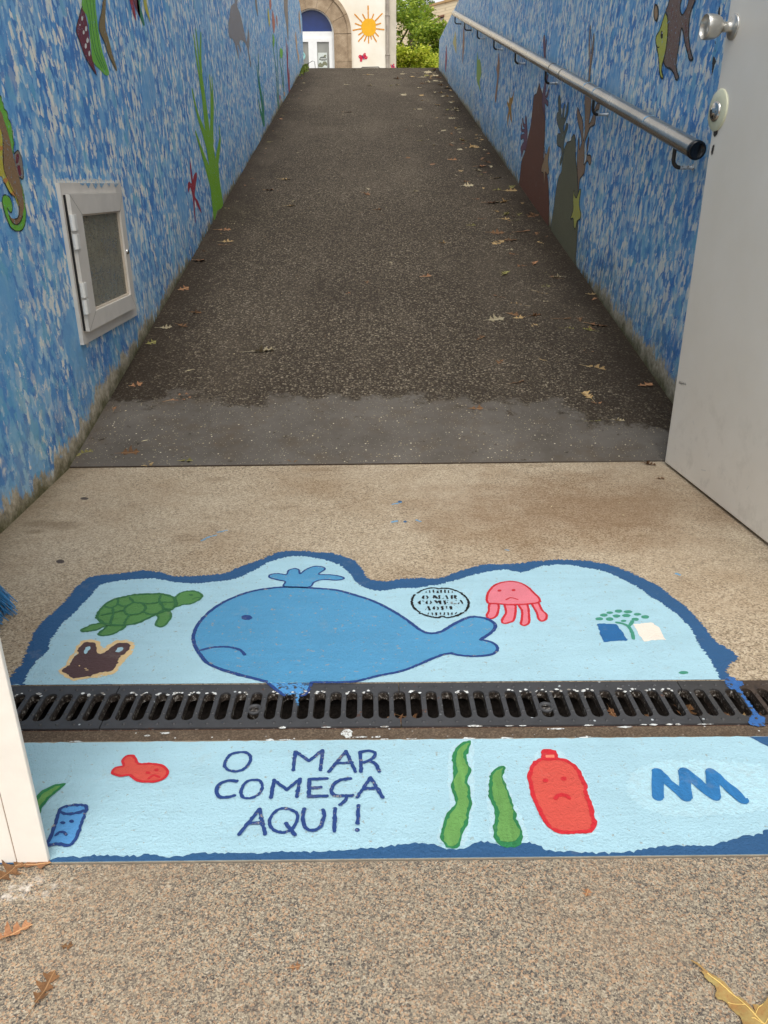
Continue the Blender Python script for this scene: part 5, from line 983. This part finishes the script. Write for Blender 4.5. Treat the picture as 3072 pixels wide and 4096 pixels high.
# beige brick building behind the trees
q = NT('beige_brick'); tc = q.obj(); br = q.n('TexBrick'); q.put(br.inputs['Vector'], q.vmath('MULTIPLY', q.comb(q.math('ADD', q.sep(tc)[0], q.sep(tc)[1]), q.sep(tc)[2]), (1,1,1)))
br.inputs['Scale'].default_value = 1.0; br.inputs['Brick Width'].default_value = .5; br.inputs['Row Height'].default_value = .16; br.inputs['Mortar Size'].default_value = .018
br.inputs['Color1'].default_value = S(236,212,172); br.inputs['Color2'].default_value = S(244,226,192); br.inputs['Mortar'].default_value = S(222,200,164)
M_brk = q.done(br.outputs['Color'], .85)
pA, pB = Vector((3.22,57.4,0)), Vector((5.11,54.8,0)); wd = (pB-pA).normalized(); wn = Vector((wd.y,-wd.x,0))
bb = thing('apartment_block', (4.5, 56, ZC), 'pale beige brick block behind the trees, with one small window', 'building')
BP = Plane(pA, wd, (0,0,1))
def B3(off): return lambda p, h: BP.P(p, off + h)
wA = BP.at('Q6',1350,480); wB = BP.at('Q6',1490,415); wC = BP.at('Q6',1490,770)
wx0, wx1, wz0, wz1 = wA.x, wB.x, wC.y, wB.y-.08
mb = MB(); mb.extrude([[(-2.0,ZC),(14,ZC),(14,11.0),(-2.0,11.0)],[(wx0,wz0),(wx1,wz0),(wx1,wz1),(wx0,wz1)]], B3(0), 7); mb.build('wall', M_brk, bb)
M_cop = simple('roof_edge', S(196,160,112), .8, .1, 2)
mb = MB(); mb.extrude([[(-2.05,11.0),(14.05,11.0),(14.05,11.12),(-2.05,11.12)]], B3(.06), 7.1); mb.build('roof_edge', M_cop, bb)
u0 = BP.at('Q6',1390,115).x
mb = MB(); mb.extrude([[(u0,11.12),(14,11.12),(14,13.6),(u0,13.6)]], B3(-.3), 6); mb.build('top_storey', M_brk, bb)
M_shut = simple('brown_shutter', S(132,92,70), .7, .2, 3); M_wpane = simple('pale_pane', S(222,214,204), .3, .1, 2)
mb = MB(); mb.extrude([[(wx0,wz0),(wx1,wz0),(wx1,wz1),(wx0,wz1)]], B3(-.12), .05); wo = mb.build('window', M_wpane, bb)
mb = MB(); mb.extrude([[(wx0-.05,wz1),(wx1+.05,wz1),(wx1+.05,wz1+.09),(wx0-.05,wz1+.09)]], B3(.05), .2); mb.build('lintel', M_shut, wo)
for f in (.38,.80):
    xx = wx0 + (wx1-wx0)*f; mb = MB(); mb.extrude([[(xx-.03,wz0),(xx+.05,wz0),(xx+.05,wz0+(wz1-wz0)*.55),(xx-.03,wz0+(wz1-wz0)*.55)]], B3(-.04), .05); mb.build('shutter', M_shut, wo)
mb = MB(); mb.extrude([[(wx0-.05,wz0-.07),(wx1+.05,wz0-.07),(wx1+.05,wz0),(wx0-.05,wz0)]], B3(.04), .16); mb.build('sill', M_cop, wo)

# trees and hedge
def leaf_mat(name, c1, c2, c3):
    q = NT(name); oi = q.n('NewGeometry'); r = oi.outputs['Random Per Island']
    c = q.ramp(r, [(0,c1),(.5,c2),(1,c3)])
    d = q.n('BsdfTranslucent'); q.put(d.inputs[0], q.mix(.5, c, (.4,.5,.05,1))); mx = q.n('MixShader'); mx.inputs[0].default_value = .38
    q.done(c, .5, spec=.3); q.t.links.new(q.b.outputs[0], mx.inputs[1]); q.t.links.new(d.outputs[0], mx.inputs[2]); q.t.links.new(mx.outputs[0], q.out.inputs[0]); return q.m
M_lf1 = leaf_mat('leaf_mid', S(72,104,42), S(134,164,60), S(206,216,96)); M_lf2 = leaf_mat('leaf_lime', S(120,146,44), S(196,206,70), S(240,236,112)); M_lf3 = leaf_mat('leaf_dark', S(56,84,42), S(96,126,52), S(160,178,80))
M_bark = simple('bark', S(86,72,56), .95, .3, 8, .6, .01, 30)
def tree(x, y, z0, blobs, trunk_h, r_trunk, nleaf, size, mat, label, limbs=5, name='tree'):
    t = thing(name, (x,y,z0), label, 'tree' if name == 'tree' else 'shrub', 'trees beyond the crest')
    mb = MB(); top = Vector((x,y,z0+trunk_h))
    mb.tube([(x,y,z0-.1),(x+.06,y,z0+trunk_h*.5),top], r_trunk, 10, True, [r_trunk*1.25, r_trunk, r_trunk*.7])
    for (bx,by,bz,br_) in blobs[:limbs]:
        e = Vector((x+bx,y+by,z0+bz)); m = top.lerp(e,.5)+Vector((random.uniform(-.2,.2),0,random.uniform(-.1,.25))); mb.tube([top-Vector((0,0,.2)), m, e], r_trunk*.5, 7, True, [r_trunk*.55, r_trunk*.35, r_trunk*.12])
    mb.build('trunk', M_bark, t)
    vs, fs = [], []; off = wloc(t); tot = sum(b[3]**2 for b in blobs)
    for (bx,by,bz,br_) in blobs:
        for _ in range(int(nleaf*br_*br_/tot/5)):
            d = Vector((random.gauss(0,1),random.gauss(0,1),random.gauss(0,.85))).normalized()*br_*(random.random()**.33)*random.uniform(.75,1.15)
            c0 = Vector((bx,by,bz)) + d
            for k in range(5):
                c = c0 + Vector((random.gauss(0,size*.9),random.gauss(0,size*.9),random.gauss(0,size*.6)))
                a = Vector((random.gauss(0,1),random.gauss(0,1),random.gauss(0,.5))).normalized(); b_ = a.cross(Vector((random.gauss(0,.6),random.gauss(0,.6),1))).normalized(); s_ = size*random.uniform(.6,1.2)
                n = len(vs); vs += [c-a*s_, c+b_*s_*.5, c+a*s_, c-b_*s_*.5]; fs.append((n,n+1,n+2,n+3))
    me = bpy.data.meshes.new('crown'); me.from_pydata(vs, [], fs); me.materials.append(mat); o = bpy.data.objects.new('crown', me); COL.objects.link(o); o.parent = t
    return t
def rb(n, cx, cy, cz, sx, sy, sz, r0, r1): return [(cx+random.uniform(-sx,sx), cy+random.uniform(-sy,sy), cz+random.uniform(-sz,sz), random.uniform(r0,r1)) for _ in range(n)]
tree(1.0, 36, ZC, rb(16,.2,0,3.6,1.1,.9,1.6,.5,.85), 2.2, .12, 9000, .085, M_lf1, 'leafy mid-green tree right behind the building corner')
tree(2.0, 39, ZC, [(0.15,0,5.4,.55),(.55,0,5.0,.5),(-.4,0,5.3,.6),(.1,.2,6.2,.7),(.6,0,5.9,.45)] + rb(8,-.1,.4,3.3,.9,.8,1.0,.45,.75), 4.8, .13, 5200, .085, M_lf3, 'dark tree with a bare forked trunk against the sky')
tree(2.25, 33.5, ZC, rb(14,.15,0,2.95,.75,.6,.75,.35,.6), 1.6, .08, 8200, .075, M_lf1, 'rounded green tree in front of the brick block')
tree(1.4, 30.5, ZC, rb(14,.1,0,2.05,.75,.5,.45,.28,.45), .8, .06, 6500, .065, M_lf2, 'yellow-green shrub along the left of the hedge', name='shrub')
tree(2.5, 30.8, ZC, rb(14,.05,0,1.95,.7,.5,.5,.28,.45), .8, .06, 6500, .065, M_lf2, 'yellow-green shrub beside the right wall end', name='shrub')

# ================================================================== BROOM
br_ = thing('broom', (-.80,1.40,0), 'blue plastic broom at the left photo edge, only its bristles showing', 'broom')
M_bris = simple('blue_bristle', S(50,122,172), .4, .25, 40); M_bblk = simple('blue_broom_block', S(24,80,130), .4, .1, 30)
mb = MB(); bM = Matrix.Translation((-.835,1.40,.075)) @ Matrix.Rotation(rad(-78),4,'Z') @ Matrix.Rotation(rad(35),4,'X')
mb.bbox((-.13,-.02,-.018),(.13,.02,.018), .008, bM); mb.build('block', M_bblk, br_)
mb = MB()
for i in range(22):
    s0 = -.125 + .25*i/21 + random.uniform(-.004,.004); fl = s0/.125
    T = Vector((-.732 - abs(fl)*.016 + random.gauss(0,.008), 1.348 - fl*.080 + random.gauss(0,.005), .012))
    for j in range(9):
        a = bM @ Vector((s0 + random.gauss(0,.0015), random.uniform(-.010,.010), 0))
        tip = T + Vector((random.gauss(0,.0045), random.gauss(0,.0040), random.uniform(-.006,.016))); tip.z = max(.003, tip.z)
        mb.tube([a, a.lerp(tip,.5) + Vector((0,0,.008)), tip], .00085, 4)
o = mb.build('bristles', M_bris, br_); o['kind'] = 'stuff'
mb = MB(); mb.tube([(-.85,1.40,.085),(-.90,1.30,.62),(-.918,1.24,1.18)], .011, 12); mb.build('handle', simple('white_broom_stick', S(214,214,210), .5, .06, 20), br_)
tag(br_, 'blue plastic broom at the left photo edge, only its bristles showing', 'broom')

# ================================================================== FALLEN LEAVES
def leafmat(name, c1, c2, vein):
    q = NT(name); p = q.obj(); x, y, z = q.sep(p); oi = q.n('ObjectInfo'); r = oi.outputs['Random']
    c = q.mix(q.step(q.noise(p, 60, 4, .7), .35, .65), c1, c2)
    c = q.mix(q.math('MULTIPLY', q.step(q.noise(p, 180, 3, .7), .6, .7), .5), c, tuple(v*.45 for v in c1[:3])+(1,))
    hv = q.n('HueSaturation'); q.put(hv.inputs['Color'], c); q.put(hv.inputs['Value'], q.math('ADD', .7, q.math('MULTIPLY', r, .55)))
    c = q.mix(q.step(q.math('ABSOLUTE', y), .0013, .0007), hv.outputs[0], vein)
    return q.done(c, .7, q.bump(q.noise(p, 140, 3, .6), .5, .002), spec=.25)
L_TAN = leafmat('leaf_tan', S(156,125,82), S(175,147,101), S(192,172,129)); L_BRN = leafmat('leaf_brown', S(89,63,41), S(120,86,56), S(151,116,80)); L_OLV = leafmat('leaf_olive', S(104,99,53), S(134,127,72), S(168,158,103)); L_ORG = leafmat('leaf_russet', S(135,94,65), S(161,116,82), S(190,149,106)); L_PAL = leafmat('leaf_pale', S(150,136,106), S(172,158,128), S(186,176,150))
def leaf_mesh(name, lobes, length, width, curl, seed, stalk=.35, roll=0.0):
    rnd = random.Random(seed); up = []; n = lobes*2
    for i in range(lobes):
        t0 = .08 + .84*i/lobes; t1 = t0 + .84/lobes
        w = width*math.sin(math.pi*min(.95,(t0+.12)))**.7*rnd.uniform(.8,1.15)
        up += [(t0, width*.10), ((t0+t1)/2-.03, w*.75), ((t0+t1)/2+.06, w), ((t0+t1)/2+.08, w*.55)]
    up = [(x, h) for x, h in up]
    dn = [(x + rnd.uniform(-.03,.03), -h*rnd.uniform(.75,1.1)) for x, h in reversed(up)]
    loop = [(0,.004/length*1.0)] + up + [(1.0,0)] + dn + [(0,-.004/length)]
    P = [Vector((x*length, h*length)) for x, h in loop]
    L = []
    for i in range(len(P)):
        a, b = P[i], P[(i+1)%len(P)]; k = 3
        for j in range(k): L.append(a.lerp(b, j/k) + Vector((rnd.gauss(0,.0006),rnd.gauss(0,.0006))))
    m = len(L); inner = [Vector((length*(i+.5)/14, width*length*.11*j)) for i in range(14) for j in (-.5,0,.5)]
    r = delaunay_2d_cdt(L+inner, [(i,(i+1)%m) for i in range(m)], [], 1, 1e-7)
    c1, c2, ph = curl*rnd.uniform(.5,1.3), curl*rnd.uniform(.5,1.5), rnd.uniform(0,6)
    def lift(x, y):
        u = x/length; v = y/(width*length)
        return .0012 + length*(c1*.11*v*v + c2*.16*(u-.5)**2 + roll*abs(v)*.10 + .030*curl*math.sin(6*u+ph)*v + .012*curl*math.sin(11*u+4*v))
    vs = [Vector((p.x-length*.5, p.y, lift(p.x,p.y))) for p in r[0]]; fs = [tuple(f) for f in r[2]]
    b = len(vs)
    for i in range(5):
        t = i/4; x = -length*.5 - stalk*length*t; yy = .012*length*math.sin(2*t+ph); zz = lift(0,0) + .015*length*t
        vs += [Vector((x,yy-.0007,zz)), Vector((x,yy+.0007,zz)), Vector((x,yy,zz+.0009))]
    for i in range(4):
        for k in range(3): fs.append((b+3*i+k, b+3*i+(k+1)%3, b+3*i+3+(k+1)%3, b+3*i+3+k))
    mn = min(v.z for v in vs); vs = [v - Vector((0,0,mn-.0008)) for v in vs]
    me = bpy.data.meshes.new(name); me.from_pydata(vs, [], fs)
    for pl in me.polygons: pl.use_smooth = True
    return me
SHAPES = [leaf_mesh('fallen_leaf',3,.085,.40,.35,1), leaf_mesh('fallen_leaf',3,.075,.46,.9,2), leaf_mesh('fallen_leaf',4,.095,.34,.6,3), leaf_mesh('fallen_leaf',3,.06,.40,1.4,4,.5,.5), leaf_mesh('fallen_leaf',2,.05,.34,1.0,5,.2,.6), leaf_mesh('fallen_leaf',2,.035,.5,.7,6,.1), leaf_mesh('fallen_leaf',4,.08,.22,1.6,8,.5,.9)]
_lc = {}
def leaf(plane, fr, x, y, shape, mat, rot, sc=1.0, label=None, group='dead leaves lying on the ramp and landing', tilt=0, off=.001):
    key = (shape, mat.name)
    if key not in _lc: me = SHAPES[shape].copy(); me.materials.append(mat); _lc[key] = me
    p = plane.at(fr, x, y) if fr else Vector((x, y)); w = plane.P(p, off)
    o = bpy.data.objects.new('fallen_leaf', _lc[key]); COL.objects.link(o)
    tilt = tilt or random.Random(int(x*7+y*13)).uniform(-16,16); sc *= 1.02
    m = Matrix((plane.u, plane.v, plane.n)).transposed().to_4x4() @ Matrix.Rotation(rad(rot),4,'Z') @ Matrix.Rotation(rad(tilt),4,'X') @ Matrix.Scale(sc,4)
    m.translation = w + plane.n*(abs(math.sin(rad(tilt)))*.010*sc); o.matrix_world = m
    return tag(o, label, 'leaf', group)
RP = RAMP
# leaves one can point to (M, N, P5 crops of the photo)
for (fr,x,y,s_,mt,rot,sc,lab) in (
 ('M',485,520,1,L_PAL,20,1.0,'pale spiky leaf alone on the mid right of the ramp'),('M',525,322,3,L_OLV,60,1.1,'olive curled leaf standing up on the right half of the ramp'),('M',570,455,0,L_TAN,160,.9,'tan lobed leaf above the pale spiky leaf'),
 ('M',925,545,1,L_ORG,-20,1.0,'russet leaf close to the mossy foot of the right wall'),('M',775,515,0,L_BRN,10,.85,'dull brown leaf left of the russet one'),('M',650,545,5,L_TAN,40,1.0,'tiny tan leaf bit under the dull brown leaf'),
 ('M',420,600,4,L_BRN,50,1.0,'rolled brown leaf right of the ramp middle'),('M',915,730,0,L_TAN,-30,.9,'tan leaf with stalk in the lower right of the ramp'),('M',1130,805,5,L_ORG,20,1.6,'small orange leaf near the door edge'),
 ('M',880,850,3,L_TAN,100,1.0,'upright tan curled leaf on the grey coat near the door'),('M',920,878,5,L_ORG,0,1.0,'salmon leaf scrap below the upright curled leaf'),('M',580,790,1,L_BRN,30,.7,'dark brown torn leaf at the edge of the grey coat'),
 ('M',400,905,4,L_BRN,0,.9,'thin brown leaf on the grey coat right of centre'),('M',910,955,0,L_OLV,10,.55,'small olive leaf on the grey coat before the door'),('M',1015,958,6,L_PAL,-10,.5,'pale straw-like leaf strip near the door foot'),
 ('M',700,375,5,L_OLV,10,1.2,'little olive leaf between the curled leaf and the wall'),('M',655,505,6,L_BRN,15,.7,'narrow brown leaf above the dull brown leaf'),('M',800,560,0,L_OLV,-15,.6,'olive leaf under the dull brown one'),('M',880,565,6,L_OLV,150,.6,'thin olive strip pointing at the russet leaf'),
 ('M',470,15,1,L_ORG,10,1.2,'russet leaf lying high on the right side of the ramp'),('M',490,145,1,L_BRN,0,1.1,'large brown leaf below the brown painted rock'),('M',378,112,4,L_OLV,0,1.0,'olive leaf flake left of the large brown leaf'),('M',565,90,0,L_OLV,20,.7,'olive-tan leaf right of the olive flake'),('M',640,65,1,L_BRN,90,.9,'brown leaf at the foot of the brown painted rock'),
 ('M',895,410,5,L_TAN,0,1.3,'tan scrap at the mossy wall foot'),('M',905,432,5,L_ORG,60,1.0,'orange scrap just under the tan one at the wall foot'),
 ('N',1140,445,6,L_PAL,12,1.15,'long pale olive leaf with stalk alone left of the ramp middle'),('N',785,640,0,L_ORG,30,.95,'orange-tan lobed leaf on the left where the grey coat begins'),('N',370,880,2,L_OLV,40,.6,'olive leaf in the left corner of the grey coat'),
 ('N',565,880,1,L_BRN,10,.75,'brown leaf near the left end of the grey coat'),('N',805,915,4,L_OLV,0,.8,'olive leaf lying on the joint left of centre'),('N',640,930,5,L_TAN,30,1.0,'tan scrap on the joint at the left'),('N',1265,912,5,L_BRN,0,.9,'brown oval leaf on the joint in the middle'),
 ('N',720,340,3,L_PAL,10,.8,'pale crumpled leaf heaped under the cabinet at the wall foot'),('N',790,330,1,L_BRN,-30,.7,'brown leaf beside the pale crumpled one'),('N',862,50,5,L_ORG,0,1.8,'orange leaf in the wall angle below the green seaweed'),('N',795,172,5,L_ORG,40,1.5,'russet leaf in the left wall angle'),('N',590,585,5,L_ORG,30,1.3,'orange scrap on the left wall foot'),('N',850,275,6,L_BRN,-10,.6,'thin brown leaf by the left wall'),('N',655,405,5,L_OLV,40,1.2,'olive scrap left of the heap'),
 ('B',668,1085,1,L_TAN,0,1.0,'yellowish spiky leaf high on the left half of the ramp'),('B',570,1152,4,L_ORG,0,1.3,'flat orange-tan leaf left of the spiky yellow one'),('B',700,1245,1,L_TAN,20,.9,'tan leaf below the flat orange one'),('B',320,1460,1,L_TAN,10,.9,'tan leaf below the seaweed foot'),('B',300,1388,0,L_ORG,0,.9,'orange leaf beside the seaweed foot'),('B',1225,1268,4,L_BRN,20,1.0,'dark curled leaf in the middle of the ramp'),('B',1450,1158,6,L_PAL,0,.6,'pale strip near the middle of the ramp'),
 ('P5',520,1850,3,L_ORG,30,1.4,'orange curled leaf below the orange painted starfish'),('P5',270,1660,5,L_PAL,50,1.6,'whitish leaf scrap on the upper right of the ramp'),('P5',195,1775,4,L_ORG,-15,1.3,'flat orange-brown leaf on the upper right'),('P5',690,2105,4,L_OLV,20,1.2,'yellow-olive leaf near the brown painted rock'),('P5',840,2115,0,L_TAN,0,1.0,'tan leaf at the foot of the brown rock')):
    leaf(RP, fr, x, y, s_, mt, rot, sc, lab)
leaf(FLOOR,'M',970,1122,0,L_OLV,20,.62,'olive-green leaf lying on the joint near the door'); leaf(FLOOR,'M',1145,1145,6,L_BRN,-35,.55,'thin brown leaf just below the door corner'); leaf(FLOOR,'M',1195,1205,4,L_BRN,0,.5,'small brown leaf on the landing by the door')
BIG = [(440,260),(520,310),(640,390),(720,450),(850,540),(960,610),(1060,700),(1140,800),(1200,830),(1280,900),(1350,960),(1400,1020),(1462,1095),(1440,1030),(1412,960),(1445,952),(1550,975),(1605,930),(1659,860),(1760,800),(1850,900),(1820,1100),(1860,1240),(1760,1400),(1560,1380),(1400,1420),(1260,1330),(1238,1240),(1212,1150),(1130,1080),(1060,1000),(1000,930),(930,900),(870,890),(818,820),(850,740),(830,690),(770,620),(720,588),(645,540),(655,515),(588,438),(648,440),(560,372),(480,312)]
L_BIG = leafmat('leaf_big', S(144,108,64), S(150,132,82), S(186,156,96))
LL = smooth_loop(FLOOR.pts('P8',BIG), .0012, True, False); LL = [p + Vector((random.gauss(0,.00025),random.gauss(0,.00025))) for p in LL]; n_ = len(LL)
mx_, nx_ = max(p.x for p in LL), min(p.x for p in LL); my_, ny_ = max(p.y for p in LL), min(p.y for p in LL)
gi = [Vector((nx_+(mx_-nx_)*(i+.5)/22, ny_+(my_-ny_)*(j+.5)/22)) for i in range(22) for j in range(22)]
rr_ = delaunay_2d_cdt(LL+gi, [(i,(i+1)%n_) for i in range(n_)], [], 1, 1e-7)
ka, kb = FLOOR.at('P8',440,260), FLOOR.at('P8',1640,1300); kd = (kb-ka).normalized(); ko = Vector((-kd.y,kd.x))
def bigz(p): t = (p-ka).dot(kd); v = (p-ka).dot(ko); return .0015 + 6.0*v*v*(1 if v > 0 else .6) + .0022*(1+math.sin(t*90))*.5 + .0012*math.sin(t*210+v*160)
mb = MB(); mb.add([Vector((p.x,p.y,bigz(p))) for p in rr_[0]], rr_[2], True); bo_ = mb.build('oak_leaf', L_BIG, None)
tag(bo_, 'large tan and olive oak leaf in the bottom right corner of the pavement', 'leaf', 'leaves on the granite pavement')
mb = MB()
for V, r0 in (([(700,470),(900,640),(1140,815),(1290,970),(1450,1130),(1600,1280),(1760,1400)],.0007),([(1290,970),(1150,940),(1020,925)],.0004),([(1450,1130),(1500,1010),(1560,980)],.0004),([(1600,1280),(1440,1180),(1390,1190)],.0004),([(1600,1280),(1700,1100),(1760,900)],.0004)):
    P = smooth_loop(FLOOR.pts('P8',V), .003, False); mb.tube([Vector((p.x,p.y,bigz(p)+.0004)) for p in P], r0, 5)
mb.build('vein', simple('leaf_vein', S(222,190,112), .6, .1, 60), bo_)
leaf(FLOOR,'full',28,2020,6,L_ORG,30,.55,'russet tan leaf at the left edge of the pavement',group='leaves on the granite pavement'); leaf(FLOOR,'full',100,2135,3,L_BRN,80,.62,'folded brown leaf on the lower left of the pavement',group='leaves on the granite pavement')
leaf(FLOOR,'full',78,1869,4,L_ORG,5,.72,'russet leaf against the foot of the white door upright',group='leaves on the granite pavement'); leaf(FLOOR,'full',25,1882,1,L_BRN,60,.5,'dull brown leaf beside the russet one at the upright',group='leaves on the granite pavement')
leaf(FLOOR,'full',638,2090,5,L_ORG,10,.35,'tiny orange leaf bit in the middle of the pavement',group='leaves on the granite pavement'); leaf(FLOOR,'full',1268,1930,5,L_ORG,60,.35,'tiny pinkish leaf bit on the right of the pavement',group='leaves on the granite pavement'); leaf(FLOOR,'full',145,2045,5,L_BRN,0,.35,'tiny brown bit on the left of the pavement',group='leaves on the granite pavement')
rl = random.Random(11); MATS = [L_TAN,L_BRN,L_BRN,L_OLV,L_TAN,L_ORG,L_PAL]
for i in range(165):      # litter that drifts along the right wall
    v = rl.uniform(.3,11.0); u = XR - abs(rl.gauss(0,.22)) - .03
    if rl.random() < .22: u = rl.uniform(-.3,1.0)
    leaf(RP, None, u, v, rl.choice([0,1,2,3,4,4,5,5,6]), L_PAL if v > 5.5 and rl.random() < .45 else rl.choice(MATS), rl.uniform(0,360), rl.uniform(.45,1.1)*(1+max(0,v-5)*.07), 'small dead leaf among the litter strewn along the right wall foot', 'litter leaves along the right wall')
for i in range(26):
    v = rl.uniform(.2,10.0); leaf(RP, None, XL + abs(rl.gauss(0,.07)) + .02, v, rl.choice([0,3,4,5,5,6]), rl.choice(MATS), rl.uniform(0,360), rl.uniform(.3,.75), 'small dead leaf in the angle of ramp and left wall', 'litter leaves along the left wall')
for i in range(40):       # leaves fallen into the drain
    s_ = rl.uniform(.25,.98) if i < 30 else rl.uniform(-.6,.2)
    leaf(Plane((0,0,-.055),(1,0,0),(0,1,0)), None, s_, 1.075+gline(s_)+rl.uniform(-.025,.025), rl.choice([0,1,3,4]), rl.choice([L_BRN,L_TAN,L_OLV,L_ORG]), rl.uniform(0,360), rl.uniform(.35,.6), 'dead leaf lying inside the drain under the grate', 'leaves inside the drain', off=rl.uniform(0,.02))
# crumbs and twigs too fine to count
mb = MB(); M_crumb = [simple('crumb_pale', S(206,190,150), .8, .3, 90), simple('crumb_brown', S(120,92,62), .8, .3, 90)]
for k in range(2):
    mb = MB()
    for i in range(1500):
        v = rl.random()**1.7*8.0 + .005; u = rl.uniform(XL+.01, XR-.01)
        if rl.random() < .4: u = XR - abs(rl.gauss(0,.2)) - .01
        a = rl.uniform(0,math.pi); ln = rl.uniform(.0015,.006) if rl.random() < .9 else rl.uniform(.008,.02); w = rl.uniform(.0007,.0022); d = Vector((math.cos(a),math.sin(a))); o_ = Vector((-d.y,d.x)); c = Vector((u,v)); h = rl.uniform(.001,.003)
        mb.add([RP.P(c-d*ln,h),RP.P(c+o_*w,h+.001),RP.P(c+d*ln,h+.0005),RP.P(c-o_*w,h)],[(0,1,2,3)])
    for i in range(260):
        u = rl.uniform(XL,XR); v = rl.uniform(1.18,2.28) if rl.random() < .7 else 2.285 - abs(rl.gauss(0,.006))
        if v < 1.7 and abs(u) < .65: continue
        a = rl.uniform(0,math.pi); ln = rl.uniform(.001,.005); w = rl.uniform(.0005,.0014); d = Vector((math.cos(a),math.sin(a))); o_ = Vector((-d.y,d.x)); c = Vector((u,v)); h = .001
        mb.add([FLOOR.P(c-d*ln,h),FLOOR.P(c+o_*w,h+.0008),FLOOR.P(c+d*ln,h),FLOOR.P(c-o_*w,h)],[(0,1,2,3)])
    tag(mb.build('leaf_crumbs', M_crumb[k], recalc=False), 'pale crumbs of leaf and seed over the ramp' if k == 0 else 'brown crumbs of leaf and twig over the ramp', 'crumbs', kind='stuff')
# bird dropping and oil spots
M_drop = simple('chalk_white', S(220,214,200), .8, .1, 90)
blob(RP,'Q8',[(1500,1170),(1515,1158),(1535,1155),(1565,1165),(1550,1175),(1535,1185),(1515,1188),(1505,1180)],.0012,M_drop,'bird_dropping',None,step=.003,jit=.0015)
tag([o for o in bpy.data.objects if o.name == 'bird_dropping'][0], 'white bird dropping on the grey coat near the middle', 'dropping')
M_oil = simple('oil_spot', S(74,62,54), .6, .2, 60)
for i, (x,y,a,b,lab) in enumerate(((400,243,28,13,'upper dark oil spot on the left of the landing'),)):
    tag(ovals(FLOOR,'G',[(x,y,a,b)],.0006,M_oil,'oil_spot',None), 'dark oval spot above the painted turtle', 'spot')
tag(ovals(FLOOR,'N',[(365,1074,17,6)],.0006,M_oil,'oil_spot',None), 'dark oval spot near the left wall on the landing', 'spot')
M_wet = simple('damp_stain', S(120,98,70), .6, .3, 30)
# moss and weeds in the crest corner
M_moss = leaf_mat('moss_leaf', S(70,84,34), S(96,112,44), S(128,136,60))
vs, fs = [], []
for i in range(220):
    y = 13.3 - abs(rl.gauss(0,.35)); c = Vector((XL+.01+abs(rl.gauss(0,.03)), y, ground_z(y)+abs(rl.gauss(0,.022)))); a = Vector((rl.gauss(0,1),rl.gauss(0,1),rl.gauss(0,1))).normalized()*.022; b_ = a.orthogonal()*.6
    n = len(vs); vs += [c-a,c+b_,c+a,c-b_]; fs.append((n,n+1,n+2,n+3))
me = bpy.data.meshes.new('weeds'); me.from_pydata(vs,[],fs); me.materials.append(M_moss); o = bpy.data.objects.new('weeds', me); COL.objects.link(o); tag(o, 'green weeds in the corner where the left wall ends', 'weeds', kind='stuff')
